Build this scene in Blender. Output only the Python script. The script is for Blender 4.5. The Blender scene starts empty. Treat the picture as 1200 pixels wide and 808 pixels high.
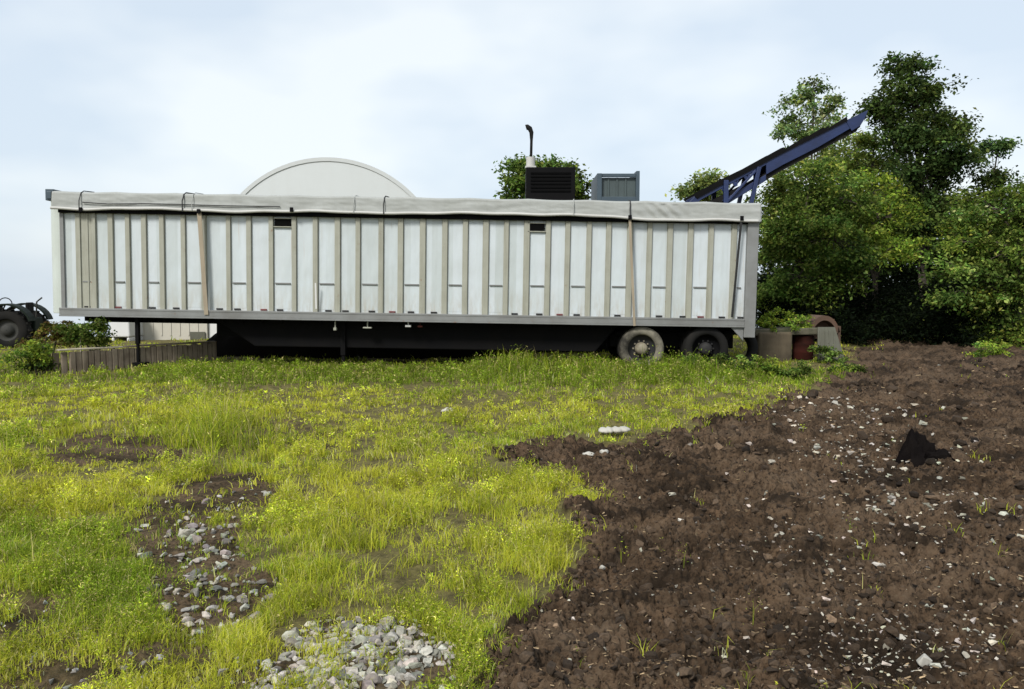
import bpy, bmesh, math, random
import numpy as np
from mathutils import Vector, Matrix, Euler

random.seed(7)
rng = np.random.default_rng(11)
sc = bpy.context.scene
COL = sc.collection
R = math.radians

# ------------------------------------------------------------------ camera
F = 900.0                      # focal length in photo pixels (1200 wide)
PITCH = R(4.0)
CAMZ = 1.6
cp, sp = math.cos(PITCH), math.sin(PITCH)


def at(px, py, Y):
    u, v = (px - 600) / F, (404 - py) / F
    dy, dz = cp + v * sp, v * cp - sp
    k = Y / dy
    return Vector((u * k, Y, CAMZ + dz * k))


def gpt(px, py):
    u, v = (px - 600) / F, (404 - py) / F
    dy, dz = cp + v * sp, v * cp - sp
    k = -CAMZ / dz
    return Vector((u * k, dy * k, 0))


def proj(x, y, z=0.0):
    zz = z - CAMZ
    fwd = y * cp - zz * sp
    up = y * sp + zz * cp
    fwd = np.maximum(fwd, 1e-3)
    return 600 + F * x / fwd, 404 - F * up / fwd


cam = bpy.data.cameras.new('camera')
co = bpy.data.objects.new('camera', cam)
COL.objects.link(co)
co.location = (0, 0, CAMZ)
co.rotation_euler = (R(90) - PITCH, 0, 0)
cam.sensor_width = 36
cam.lens = 36 * F / 1200
cam.clip_start = 0.05
cam.clip_end = 3000
sc.camera = co

# ------------------------------------------------------------------ numpy noise
_perm = np.random.default_rng(5).permutation(256)
_perm = np.concatenate([_perm, _perm, _perm])
_g = np.random.default_rng(6).uniform(0, 2 * np.pi, 256)
_gx, _gy = np.cos(_g), np.sin(_g)


def perlin(x, y):
    x = np.asarray(x, float); y = np.asarray(y, float)
    xi, yi = np.floor(x).astype(int), np.floor(y).astype(int)
    xf, yf = x - xi, y - yi
    u, v = xf * xf * xf * (xf * (xf * 6 - 15) + 10), yf * yf * yf * (yf * (yf * 6 - 15) + 10)

    def g(ix, iy, fx, fy):
        h = _perm[(_perm[ix & 255] + iy) & 255]
        return _gx[h] * fx + _gy[h] * fy
    a = g(xi, yi, xf, yf); b = g(xi + 1, yi, xf - 1, yf)
    c = g(xi, yi + 1, xf, yf - 1); d = g(xi + 1, yi + 1, xf - 1, yf - 1)
    return 1.5 * ((a + u * (b - a)) + v * ((c + u * (d - c)) - (a + u * (b - a))))


def fbm(x, y, o=4, gain=.5):
    s, a, f = 0, 1, 1
    for i in range(o):
        s = s + a * perlin(x * f + 13.7 * i, y * f + 7.1 * i)
        a *= gain; f *= 2.03
    return s


def inpoly(px, py, poly):
    r = np.zeros(np.shape(px), bool)
    n = len(poly)
    for i in range(n):
        x1, y1 = poly[i]; x2, y2 = poly[(i + 1) % n]
        if y1 == y2:
            continue
        c = ((y1 > py) != (y2 > py)) & (px < (x2 - x1) * (py - y1) / (y2 - y1) + x1)
        r ^= c
    return r


# ------------------------------------------------------------------ ground layout (where bare soil, gravel and grass lie)
DIRT = [(540, 900), (560, 790), (600, 720), (655, 690), (690, 645), (672, 600), (690, 578), (650, 553), (575, 545),
        (590, 526), (640, 517), (700, 521), (760, 512), (830, 496), (880, 480), (925, 462), (975, 444), (985, 424),
        (1000, 416), (1010, 400), (2400, 396), (2400, 900)]
SOIL_A = [(158, 600), (230, 562), (305, 552), (318, 576), (262, 604), (240, 625), (292, 606), (312, 690), (270, 735),
          (195, 755), (176, 705), (158, 650)]
GRAVEL = [(330, 748), (372, 726), (480, 722), (520, 742), (545, 775), (550, 900), (270, 900), (305, 775)]
SOIL_C = [(45, 524), (115, 510), (205, 519), (198, 541), (85, 545)]
SOIL_D = [(-100, 720), (60, 700), (150, 750), (260, 770), (300, 790), (270, 900), (-100, 900)]
SOIL_E = [(310, 494), (400, 498), (395, 522), (318, 524)]


def warp(x, y, amp=1.0):
    r = np.hypot(x, y)
    a = amp * (.03 * r)
    wx = x + a * (fbm(x * 1.1 + 3, y * 1.1, 3) * .9 + .35 * perlin(x * 5, y * 5))
    wy = y + a * (fbm(x * 1.1 + 40, y * 1.1 + 9, 3) * 1.3 + .4 * perlin(x * 5 + 9, y * 5))
    return proj(wx, wy)


def soil_masks(x, y):
    px, py = warp(x, y)
    front = y > .4
    d = inpoly(px, py, DIRT) & front
    # to the right and behind the camera the soil field goes on
    d |= (y <= .9) & (x > -.2)
    d |= (x > 9) & (y > 15) & (y < 21)
    a = inpoly(px, py, SOIL_A) & front
    g = inpoly(px, py, GRAVEL) & front
    c = inpoly(px, py, SOIL_C) & front
    dd = inpoly(px, py, SOIL_D) & front
    e = inpoly(px, py, SOIL_E) & front
    return d, a, g, c, dd, e


def base_h(x, y):
    r = np.hypot(x, y)
    h = .05 * fbm(x * .28, y * .28, 2)
    t = np.clip((r - 25) / 10, 0, 1)              # the yard ends in a brow; the land falls away behind it
    fall = np.where(r < 35, .060 * 5 * t * t, .060 * (r - 30))
    return h * np.clip((r - 1.0) / 3, 0, 1) * .8 - fall


def H(x, y):
    """ground height as built"""
    x = np.asarray(x, float); y = np.asarray(y, float)
    d, a, g, c, dd, e = soil_masks(x, y)
    h = base_h(x, y)
    soft = fbm(x * 1.3 + 5, y * 1.3, 4)
    lump = fbm(x * 3.7, y * 4.1 + 3, 4, .6)
    fine = fbm(x * 17, y * 17, 3)
    ridge = 1 - np.abs(fbm(x * 2.3 + 11, y * 3.6 + 2, 3))
    rr = np.hypot(x, y)
    nearf = np.clip(rr / 6, .35, 1)
    clod = np.abs(fbm(x * 7.3 + 5, y * 7.3, 3)); gro = np.abs(fbm(x * 2.9 + 21, y * 4.6, 3))
    dirt = .095 * soft * nearf + .05 * (ridge - .75) + .060 * lump + .018 * fine - .044 * np.clip(.22 - clod, 0, 1) / .22 - .075 * np.clip(.16 - gro, 0, 1) / .16 * nearf
    other = .02 * soft + .006 * lump
    bare = a | g | c | dd | e
    other = np.where(bare, other + .010 * fine + .012 * lump, other)
    rough = np.where(rr < 30, 1, np.clip(1 - (rr - 30) / 10, 0, 1))
    return h + np.where(d, dirt + .012, other) * rough


def Hs(x, y):
    return float(H(np.array([x]), np.array([y]))[0])


# ------------------------------------------------------------------ mesh helpers
def mesh_np(name, V, loops, starts, col=None, smooth=False):
    me = bpy.data.meshes.new(name)
    V = np.asarray(V, np.float32)
    me.vertices.add(len(V)); me.vertices.foreach_set('co', V.ravel())
    loops = np.asarray(loops, np.int32); starts = np.asarray(starts, np.int32)
    me.loops.add(len(loops)); me.loops.foreach_set('vertex_index', loops)
    me.polygons.add(len(starts)); me.polygons.foreach_set('loop_start', starts)
    me.polygons.foreach_set('use_smooth', np.full(len(starts), bool(smooth)))
    me.update(calc_edges=True)
    if col is not None:
        a = me.attributes.new('col', 'FLOAT_COLOR', 'POINT')
        c4 = np.ones((len(V), 4), np.float32); c4[:, :3] = col
        a.data.foreach_set('color', c4.ravel())
    return me


def link(name, me, m=None, parent=None):
    o = bpy.data.objects.new(name, me)
    COL.objects.link(o)
    if m is not None:
        me.materials.append(m)
    if parent is not None:
        o.parent = parent
    return o


def tag(o, label=None, cat=None, group=None, kind=None):
    if label: o['label'] = label
    if cat: o['category'] = cat
    if group: o['group'] = group
    if kind: o['kind'] = kind
    return o


def empty(name, loc=(0, 0, 0), rot=(0, 0, 0)):
    o = bpy.data.objects.new(name, None)
    COL.objects.link(o)
    o.location = loc; o.rotation_euler = rot
    o.empty_display_size = .3
    return o


class MB:
    def __init__(s):
        s.v = []; s.f = []; s.sm = []

    def add(s, vs, fs, smooth=False):
        b = len(s.v)
        s.v += [tuple(p) for p in vs]
        s.f += [tuple(i + b for i in f) for f in fs]
        s.sm += [smooth] * len(fs)

    def box(s, x0, x1, y0, y1, z0, z1, M=None):
        vs = [Vector((x, y, z)) for z in (z0, z1) for y in (y0, y1) for x in (x0, x1)]
        if M is not None: vs = [M @ p for p in vs]
        s.add(vs, [(0, 2, 3, 1), (4, 5, 7, 6), (0, 1, 5, 4), (2, 6, 7, 3), (0, 4, 6, 2), (1, 3, 7, 5)])
        return s

    def prism(s, poly, y0, y1):
        """poly: list of (x,z), counter-clockwise seen from -Y, extruded along Y"""
        n = len(poly)
        ar = sum(poly[i][0] * poly[(i + 1) % n][1] - poly[(i + 1) % n][0] * poly[i][1] for i in range(n))
        if ar < 0: poly = poly[::-1]
        vs = [(x, y0, z) for x, z in poly] + [(x, y1, z) for x, z in poly]
        fs = [tuple(range(n)), tuple(range(2 * n - 1, n - 1, -1))]
        fs += [(i, i + n, (i + 1) % n + n, (i + 1) % n) for i in range(n)]
        s.add(vs, fs)
        return s

    def beam(s, a, b, w, h=None, up=(0, 0, 1)):
        a, b = Vector(a), Vector(b); h = h or w
        d = (b - a); L = d.length; d.normalize()
        u = Vector(up)
        if abs(d.dot(u)) > .95: u = Vector((0, 1, 0))
        sx = d.cross(u).normalized(); uu = sx.cross(d).normalized()
        M = Matrix((sx, uu, d)).transposed().to_4x4(); M.translation = a
        return s.box(-w / 2, w / 2, -h / 2, h / 2, 0, L, M)

    def tube(s, pts, r, n=8, cap=True):
        pts = [Vector(p) for p in pts]
        if not hasattr(r, '__len__'): r = [r] * len(pts)
        r = [float(q) for q in r]
        vs, fs = [], []
        ref = Vector((.13, .92, .37))
        for i, p in enumerate(pts):
            d = (pts[min(i + 1, len(pts) - 1)] - pts[max(i - 1, 0)]).normalized()
            rf = ref if abs(d.dot(ref)) < .9 else Vector((1, 0, 0))
            a = d.cross(rf).normalized(); b = d.cross(a)
            for k in range(n):
                t = 2 * math.pi * k / n
                vs.append(p + r[i] * (math.cos(t) * a + math.sin(t) * b))
        for i in range(len(pts) - 1):
            for k in range(n):
                k2 = (k + 1) % n
                fs.append((i * n + k, i * n + k2, (i + 1) * n + k2, (i + 1) * n + k))
        s.add(vs, fs, True)
        if cap:
            s.add(vs[:n], [tuple(range(n - 1, -1, -1))]); s.add(vs[-n:], [tuple(range(n))])
        return s

    def lathe(s, prof, c, n=40, closed=False):
        """profile of (radius, y) turned about the Y axis through c"""
        vs, fs = [], []
        m = len(prof)
        for k in range(n):
            t = 2 * math.pi * k / n
            for (r, y) in prof:
                vs.append((c[0] + r * math.cos(t), c[1] + y, c[2] + r * math.sin(t)))
        mm = m if closed else m - 1
        for k in range(n):
            for j in range(mm):
                j2 = (j + 1) % m; k2 = (k + 1) % n
                fs.append((k * m + j, k * m + j2, k2 * m + j2, k2 * m + j))
        s.add(vs, fs, True)
        return s

    def build(s, name, m, parent=None, bevel=0, seg=2):
        me = bpy.data.meshes.new(name)
        me.from_pydata(s.v, [], s.f)
        me.polygons.foreach_set('use_smooth', np.array(s.sm, bool))
        bm = bmesh.new(); bm.from_mesh(me)
        bmesh.ops.recalc_face_normals(bm, faces=bm.faces)
        bm.to_mesh(me); bm.free()
        o = link(name, me, m, parent)
        if bevel:
            b = o.modifiers.new('bevel', 'BEVEL'); b.width = bevel; b.segments = seg; b.limit_method = 'ANGLE'; b.angle_limit = R(40)
        return o


# ------------------------------------------------------------------ materials
def newmat(name):
    m = bpy.data.materials.new(name); m.use_nodes = True
    nt = m.node_tree; nt.nodes.clear()
    out = nt.nodes.new('ShaderNodeOutputMaterial')
    return m, nt, out


def N(nt, t, **k):
    n = nt.nodes.new(t)
    for a, b in k.items():
        if a.startswith('i_'):
            n.inputs[a[2:].replace('_', ' ')].default_value = b
        else:
            setattr(n, a, b)
    return n


def noise(nt, vec, scale, detail=6, rough=.6):
    n = N(nt, 'ShaderNodeTexNoise'); n.inputs['Scale'].default_value = scale
    n.inputs['Detail'].default_value = detail; n.inputs['Roughness'].default_value = rough
    nt.links.new(vec, n.inputs['Vector'])
    return n.outputs['Fac']


def ramp(nt, fac, stops):
    r = N(nt, 'ShaderNodeValToRGB')
    e = r.color_ramp.elements
    while len(e) < len(stops): e.new(.5)
    for i, (p, c) in enumerate(stops):
        e[i].position = p
        e[i].color = (c, c, c, 1) if not hasattr(c, '__len__') else (*c, 1)
    nt.links.new(fac, r.inputs['Fac'])
    return r.outputs['Color']


def mixc(nt, fac, a, b, mode='MIX'):
    m = N(nt, 'ShaderNodeMix', data_type='RGBA', blend_type=mode)
    for s, v in ((m.inputs[0], fac), (m.inputs[6], a), (m.inputs[7], b)):
        if hasattr(v, 'links'): nt.links.new(v, s)
        elif hasattr(v, '__len__'): s.default_value = (*v, 1)
        else: s.default_value = v
    return m.outputs[2]


def objvec(nt, scale=(1, 1, 1)):
    t = N(nt, 'ShaderNodeTexCoord'); mp = N(nt, 'ShaderNodeMapping')
    mp.inputs['Scale'].default_value = scale
    nt.links.new(t.outputs['Object'], mp.inputs['Vector'])
    return mp.outputs['Vector']


def bump(nt, h, strength, dist=.02):
    b = N(nt, 'ShaderNodeBump'); b.inputs['Strength'].default_value = strength; b.inputs['Distance'].default_value = dist
    nt.links.new(h, b.inputs['Height'])
    return b.outputs['Normal']


def surf(name, col, dirt=None, rough=.6, metal=0, streak=0., grain=8, amount=.5, bmp=.15, rust=None, rust_amt=.0, spec=.4):
    """worn surface: base colour, blotches of a second colour, vertical run marks, rust spots"""
    m, nt, out = newmat(name)
    b = N(nt, 'ShaderNodeBsdfPrincipled')
    v = objvec(nt)
    dirt = dirt or tuple(c * .6 for c in col)
    n1 = noise(nt, v, grain * .25, 8, .65)
    f = ramp(nt, n1, [(.38, 0), (.72, 1)])
    mul = N(nt, 'ShaderNodeMath', operation='MULTIPLY'); nt.links.new(f, mul.inputs[0]); mul.inputs[1].default_value = amount
    c = mixc(nt, mul.outputs[0], col, dirt)
    if streak:
        n2 = noise(nt, objvec(nt, (1, 1, .06)), grain * 2, 4, .6)
        f2 = ramp(nt, n2, [(.48, 0), (.75, 1)])
        m2 = N(nt, 'ShaderNodeMath', operation='MULTIPLY'); nt.links.new(f2, m2.inputs[0]); m2.inputs[1].default_value = streak
        c = mixc(nt, m2.outputs[0], c, dirt)
    if rust:
        n3 = noise(nt, v, grain, 8, .7)
        f3 = ramp(nt, n3, [(.62 - rust_amt, 0), (.70 - rust_amt, 1)])
        c = mixc(nt, f3, c, rust)
    nt.links.new(c, b.inputs['Base Color'])
    b.inputs['Roughness'].default_value = rough; b.inputs['Metallic'].default_value = metal
    b.inputs['Specular IOR Level'].default_value = spec
    n4 = noise(nt, v, grain * 6, 5, .6)
    if bmp:
        nt.links.new(bump(nt, n4, bmp, .01), b.inputs['Normal'])
    nt.links.new(b.outputs[0], out.inputs['Surface'])
    return m


def leafmat(name, trans=.35, rough=.55, tint=(1, 1, 1), spec=.2):
    m, nt, out = newmat(name)
    a = N(nt, 'ShaderNodeAttribute', attribute_name='col')
    c = mixc(nt, 1.0, a.outputs['Color'], tint, 'MULTIPLY')
    b = N(nt, 'ShaderNodeBsdfPrincipled'); b.inputs['Roughness'].default_value = rough
    b.inputs['Specular IOR Level'].default_value = spec
    t = N(nt, 'ShaderNodeBsdfTranslucent')
    nt.links.new(c, b.inputs['Base Color']); nt.links.new(c, t.inputs['Color'])
    mx = N(nt, 'ShaderNodeMixShader'); mx.inputs[0].default_value = trans
    nt.links.new(b.outputs[0], mx.inputs[1]); nt.links.new(t.outputs[0], mx.inputs[2])
    nt.links.new(mx.outputs[0], out.inputs['Surface'])
    return m


def attrmat(name, rough=.85, bmp=.4, scale=60):
    m, nt, out = newmat(name)
    a = N(nt, 'ShaderNodeAttribute', attribute_name='col')
    b = N(nt, 'ShaderNodeBsdfPrincipled'); b.inputs['Roughness'].default_value = rough
    b.inputs['Specular IOR Level'].default_value = .25
    v = objvec(nt)
    n = noise(nt, v, scale, 5, .65)
    c = mixc(nt, 1.0, a.outputs['Color'], ramp(nt, n, [(.3, .6), (.7, 1.25)]), 'MULTIPLY')
    nt.links.new(c, b.inputs['Base Color'])
    nt.links.new(bump(nt, n, bmp, .01), b.inputs['Normal'])
    nt.links.new(b.outputs[0], out.inputs['Surface'])
    return m


M = {}
M['panel'] = surf('white_panel', (.505, .548, .572), (.375, .392, .37), .45, streak=.30, grain=5, amount=.35, bmp=.05)
def panel_material():
    """white sheets of slightly unlike age, with run marks, splashed mud along the bottom and a few rust spots"""
    m = M['panel']; nt = m.node_tree
    b = [n for n in nt.nodes if n.type == 'BSDF_PRINCIPLED'][0]
    src = b.inputs['Base Color'].links[0].from_socket
    t = N(nt, 'ShaderNodeTexCoord'); sx = N(nt, 'ShaderNodeSeparateXYZ'); nt.links.new(t.outputs['Object'], sx.inputs[0])
    sc1 = N(nt, 'ShaderNodeMath', operation='MULTIPLY'); sc1.inputs[1].default_value = 2.3; nt.links.new(sx.outputs[0], sc1.inputs[0])
    fl = N(nt, 'ShaderNodeMath', operation='FLOOR'); nt.links.new(sc1.outputs[0], fl.inputs[0])
    wn = N(nt, 'ShaderNodeTexWhiteNoise', noise_dimensions='1D'); nt.links.new(fl.outputs[0], wn.inputs['W'])
    tone = ramp(nt, wn.outputs['Value'], [(0, (.86, .87, .84)), (.5, (.97, .98, .97)), (1, (1, 1.0, 1.0))])
    c = mixc(nt, 1.0, src, tone, 'MULTIPLY')
    mr = N(nt, 'ShaderNodeMapRange'); mr.inputs[1].default_value = 1.15; mr.inputs[2].default_value = 1.75; mr.inputs[3].default_value = .55; mr.inputs[4].default_value = 0
    nt.links.new(sx.outputs[2], mr.inputs[0])
    n = noise(nt, objvec(nt, (6, 1, 1.3)), 2.2, 6, .7)
    mu = N(nt, 'ShaderNodeMath', operation='MULTIPLY'); nt.links.new(mr.outputs[0], mu.inputs[0]); nt.links.new(ramp(nt, n, [(.4, 0), (.65, 1)]), mu.inputs[1])
    c = mixc(nt, mu.outputs[0], c, (.33, .29, .22))
    n2 = noise(nt, objvec(nt, (9, 1, .35)), 1.6, 5, .6)
    c = mixc(nt, ramp(nt, n2, [(.66, 0), (.76, .55)]), c, (.36, .25, .16))
    nt.links.new(c, b.inputs['Base Color'])
    n3 = noise(nt, objvec(nt, (3.2, 1, 1.1)), 1.5, 2, .5)      # shallow dents and waves in the sheet
    bp = N(nt, 'ShaderNodeBump'); bp.inputs['Strength'].default_value = .5; bp.inputs['Distance'].default_value = .035
    nt.links.new(n3, bp.inputs['Height']); nt.links.new(bp.outputs[0], b.inputs['Normal'])


panel_material()
M['post'] = surf('beige_post', (.305, .305, .25), (.185, .18, .135), .6, streak=.55, grain=7, amount=.5, rust=(.20, .11, .06), rust_amt=-.03)
M['rail'] = surf('grey_rail', (.19, .195, .19), (.105, .10, .09), .55, grain=6, amount=.7, rust=(.18, .1, .06), rust_amt=-.02)
M['nose'] = surf('pale_nose', (.47, .51, .475), (.36, .38, .33), .5, streak=.3, grain=4)
M['tarp'] = surf('grey_tarp', (.312, .322, .305), (.205, .21, .188), .8, streak=.2, grain=6, amount=.6, bmp=.12)
M['hem'] = surf('pale_hem', (.44, .435, .41), (.29, .28, .25), .6, grain=6)
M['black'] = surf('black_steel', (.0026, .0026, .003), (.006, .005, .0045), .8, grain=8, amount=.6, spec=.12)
M['blackhole'] = surf('black_mesh', (.003, .003, .003), (.005, .005, .005), .9, grain=8, spec=.05)
M['rubber'] = surf('tyre_rubber', (.008, .008, .008), (.030, .027, .022), .92, grain=6, amount=.45, spec=.15)
M['dusty'] = surf('dusty_rubber', (.026, .024, .02), (.34, .31, .24), .9, grain=7, amount=.8, spec=.15)
M['rim'] = surf('dusty_rim', (.22, .195, .14), (.06, .045, .03), .7, grain=14, amount=.9)
M['rimdark'] = surf('dark_rim', (.012, .012, .013), (.035, .03, .022), .8, grain=10)
M['strapb'] = surf('black_strap', (.015, .015, .015), None, .7)
M['strapbr'] = surf('brown_strap', (.30, .25, .18), None, .8)
M['red'] = surf('red_reflector', (.14, .035, .035), (.08, .04, .035), .45, grain=10)
M['white'] = surf('white_paint', (.62, .62, .61), (.5, .5, .47), .5, grain=6)
M['blue'] = surf('blue_paint', (.014, .027, .088), (.007, .011, .032), .5, grain=9, amount=.6, rust=(.05, .05, .05), rust_amt=-.05)
M['bluegrey'] = surf('bluegrey_paint', (.045, .068, .085), (.025, .036, .045), .5, grain=6)
M['hoppanel'] = surf('slate_panel', (.055, .075, .075), (.03, .04, .038), .6, streak=.4, grain=6)
M['chrome'] = surf('grey_steel', (.38, .38, .40), (.2, .19, .18), .4, metal=.6, grain=10)
M['fabricwhite'] = surf('white_cover', (.49, .515, .51), (.44, .455, .44), .6, streak=.2, grain=1.2, amount=.4, bmp=.02)
M['fabricrim'] = surf('cover_edge', (.45, .47, .46), (.40, .41, .40), .6, grain=2, bmp=.02)
M['beigewall'] = surf('beige_cladding', (.46, .435, .37), (.36, .335, .275), .7, streak=.2, grain=3)
M['concrete'] = surf('old_concrete', (.105, .083, .053), (.04, .031, .02), .95, streak=.3, grain=9, amount=.9, bmp=.5)
M['concretedark'] = surf('mossy_concrete', (.105, .092, .065), (.035, .04, .018), .95, streak=.3, grain=9, amount=.9, bmp=.5)
M['plank'] = surf('stained_plank', (.22, .18, .132), (.06, .042, .028), .95, streak=.75, grain=9, amount=.8, bmp=.6)
M['rust'] = surf('rusty_steel', (.040, .010, .007), (.016, .008, .006), .95, spec=.08, grain=9, amount=.9, bmp=.5)
M['rustpale'] = surf('rusty_sheet', (.10, .058, .037), (.045, .03, .02), .9, grain=9, amount=.9, bmp=.4, rust=(.12, .05, .03), rust_amt=.03)
M['greysheet'] = surf('grey_sheet', (.105, .105, .08), (.05, .048, .032), .85, streak=.4, grain=8)
M['tractor'] = surf('green_paint', (.008, .014, .009), (.006, .008, .006), .7, grain=8, spec=.15)
M['greyhub'] = surf('grey_hub', (.035, .035, .03), (.02, .02, .017), .85, grain=10)
M['peat'] = surf('black_peat', (.006, .005, .005), (.014, .011, .009), 1, grain=16, bmp=1.0, spec=.02)
M['filler'] = surf('dark_filler', (.007, .006, .005), (.004, .003, .003), 1, grain=14, bmp=1.0, spec=.02)
M['bark'] = surf('bark', (.075, .06, .045), (.03, .025, .02), .95, grain=12, streak=.5, amount=.9, bmp=.8)
M['plastic'] = surf('white_plastic', (.40, .385, .34), (.27, .25, .20), .6, grain=14, amount=.6, bmp=.1)
M['stone'] = surf('pale_stone', (.36, .33, .27), (.17, .145, .10), .9, grain=24, bmp=.5)
M['wood'] = surf('grey_wood', (.38, .34, .26), (.2, .17, .12), .9, grain=10)
M['leaf'] = leafmat('tree_leaf', .40, .7, spec=.07)
M['grass'] = leafmat('grass_blade', .50, .8, spec=.06)
M['rock'] = attrmat('gravel_stone', .85, .5, 45)
M['clod'] = attrmat('soil_clod', .97, .8, 70)


def ground_material():
    m, nt, out = newmat('ground_soil')
    b = N(nt, 'ShaderNodeBsdfPrincipled'); b.inputs['Roughness'].default_value = .97
    b.inputs['Specular IOR Level'].default_value = .15
    a = N(nt, 'ShaderNodeAttribute', attribute_name='col')
    v = objvec(nt)
    nb = noise(nt, v, .55, 6, .6)
    nm = noise(nt, v, 6, 8, .7)
    nf = noise(nt, v, 38, 6, .7)
    nd = noise(nt, objvec(nt, (.55, 1.2, 1)), 1.9, 7, .68)
    # turned soil; its near-black blotches stand in for shade in the crevices
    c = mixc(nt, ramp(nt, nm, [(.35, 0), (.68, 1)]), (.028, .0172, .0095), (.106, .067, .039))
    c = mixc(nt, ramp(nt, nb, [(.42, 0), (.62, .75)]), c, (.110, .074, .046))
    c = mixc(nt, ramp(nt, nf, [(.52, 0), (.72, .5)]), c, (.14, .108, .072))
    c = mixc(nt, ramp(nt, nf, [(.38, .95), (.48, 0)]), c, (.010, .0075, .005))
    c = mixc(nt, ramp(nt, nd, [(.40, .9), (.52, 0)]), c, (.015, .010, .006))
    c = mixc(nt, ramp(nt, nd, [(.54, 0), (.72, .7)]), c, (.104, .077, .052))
    # thatch between the grass
    g = mixc(nt, ramp(nt, nm, [(.35, 0), (.65, 1)]), (.045, .038, .016), (.15, .13, .045))
    g = mixc(nt, ramp(nt, nf, [(.5, 0), (.7, .7)]), g, (.17, .14, .06))
    col = mixc(nt, a.outputs['Color'], g, c)
    nt.links.new(col, b.inputs['Base Color'])
    nt.links.new(bump(nt, nf, .9, .02), b.inputs['Normal'])
    nt.links.new(b.outputs[0], out.inputs['Surface'])
    return m


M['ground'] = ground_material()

# ------------------------------------------------------------------ ground: one sheet, finer towards the place one stands
front = np.radians(np.linspace(-50, 50, 980))
back = np.radians(np.linspace(50, 310, 90))[1:-1]
ang = np.concatenate([front, back])
pys = np.concatenate([np.linspace(900, 424, 1100), np.linspace(423, 372, 120)])
d0 = np.array([gpt(600, p).y for p in pys])
rad = np.concatenate([[.35, .7, 1.05, 1.4, 1.7], d0[d0 > 1.9], np.geomspace(d0[-1] * 1.03, 900, 50)])
A_, R_ = np.meshgrid(ang, rad)
X = (R_ * np.sin(A_)); Y = (R_ * np.cos(A_))
Z = H(X.ravel(), Y.ravel()).reshape(X.shape)
dm, am, gm, cm, ddm, em = soil_masks(X.ravel(), Y.ravel())
soil = (dm * 1.0 + am * .9 + gm * .8 + cm * .9 + ddm * .75 + em * .5).clip(0, 1)
nr, na = X.shape
V = np.stack([X.ravel(), Y.ravel(), Z.ravel()], 1)
V = np.vstack([V, [[0, 0, float(Z[0].mean())]]])
soil = np.append(soil, 1)
i, j = np.meshgrid(np.arange(nr - 1), np.arange(na), indexing='ij')
j2 = (j + 1) % na
quads = np.stack([i * na + j, (i + 1) * na + j, (i + 1) * na + j2, i * na + j2], -1).reshape(-1, 4)[:, ::-1]
k = np.arange(na)
tris = np.stack([np.full(na, nr * na), k, (k + 1) % na], 1)[:, ::-1]
loops = np.concatenate([quads.ravel(), tris.ravel()])
starts = np.concatenate([np.arange(len(quads)) * 4, len(quads) * 4 + np.arange(len(tris)) * 3])
me = mesh_np('ground', V, loops, starts, np.repeat(soil[:, None], 3, 1), smooth=True)
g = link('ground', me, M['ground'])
tag(g, kind='structure')

# ------------------------------------------------------------------ semi-trailer
TY = 15.8
X0, X1 = at(68, 300, TY).x, at(889, 300, TY).x
XC = (X0 + X1) / 2
TILT = R(.95)
tr = empty('semi_trailer', (XC, TY, 0), (0, TILT, 0))
tag(tr, 'long white ribbed semi trailer under a grey tarp, parked on the grass', 'semi trailer')


def tl(px, py):
    """photo pixel on the near side of the trailer -> trailer x, z"""
    p = at(px, py, TY) - Vector((XC, TY, 0))
    c, s = math.cos(TILT), math.sin(TILT)
    return p.x * c - p.z * s, p.x * s + p.z * c


xl, xr = tl(70, 300)[0], tl(888, 300)[0]
zb = tl(500, 377)[1]; zt = tl(500, 231)[1]; zr = tl(500, 368.5)[1]; zh = tl(500, 252)[1]
D = 2.55
MB().box(xl, xr, .07, D - .07, zr - .02, zt - .14).build('body_shell', M['panel'], tr)
# rounded nose at the front end
nose = MB()
xn = tl(52, 300)[0]
prof = []
for t in np.linspace(0, math.pi / 2, 7):
    prof.append((xn + .22 - .22 * math.sin(t) , .10 + .22 - .22 * math.cos(t)))
ring = [(xl - .003, .10)] + prof + [(xn, D - .4), (xn + .25, D - .12), (xl - .003, D - .12)]
n = len(ring)
nvs = [(x, y, zb + .04) for x, y in ring] + [(x, y, zt - .10) for x, y in ring]
nose.add(nvs, [tuple(range(n))[::-1], tuple(range(n, 2 * n))] + [(q, (q + 1) % n, (q + 1) % n + n, q + n) for q in range(n)])
no = nose.build('front_bulkhead', M['nose'], tr, .01)
for yy in (.55, 1.9): MB().box(xn - .03, xn + .02, yy, yy + .07, zb + .3, zt - .3).build('front_stiffener', M['post'], tr)
MB().box(tl(69.5, 300)[0], tl(74, 300)[0], .03, .0685, zr + .001, zt - .2).build('corner_post', M['rail'], tr, .004)
MB().box(tl(92, 300)[0], tl(108, 300)[0], .05, .0692, zr + .001, zt - .2).box(tl(101, 300)[0], tl(102.5, 300)[0], .035, .0495, zr + .003, zt - .21).build('beige_plate', M['post'], tr, .003)
MB().box(xn + .06, xl - .09, -.02, .30, zt - .20, zt + .03).box(xn + .10, xl - .12, -.04, -.021, zt - .17, zt - .02).build('tarp_bracket', M['bluegrey'], tr, .01)

POSTS = [91, 109, 129, 149, 168, 189, 214, 238, 267, 291, 317, 344, 369, 395, 419, 446, 469, 495, 521, 545, 569, 593, 617,
         642, 665, 690, 713, 738, 761, 785, 809, 833, 860]
for q, p in enumerate(POSTS):
    x = tl(p, 310)[0]
    w = random.uniform(.088, .112)
    pb = MB()
    pb.box(x - w / 2, x + w / 2, .022, .068, zr + .001, zt - .2)
    pb.box(x - w / 2 - .012, x + w / 2 + .012, .060, .069, zr + .002, zt - .21)
    pb.build('side_post', M['post'], tr, .012)
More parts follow.
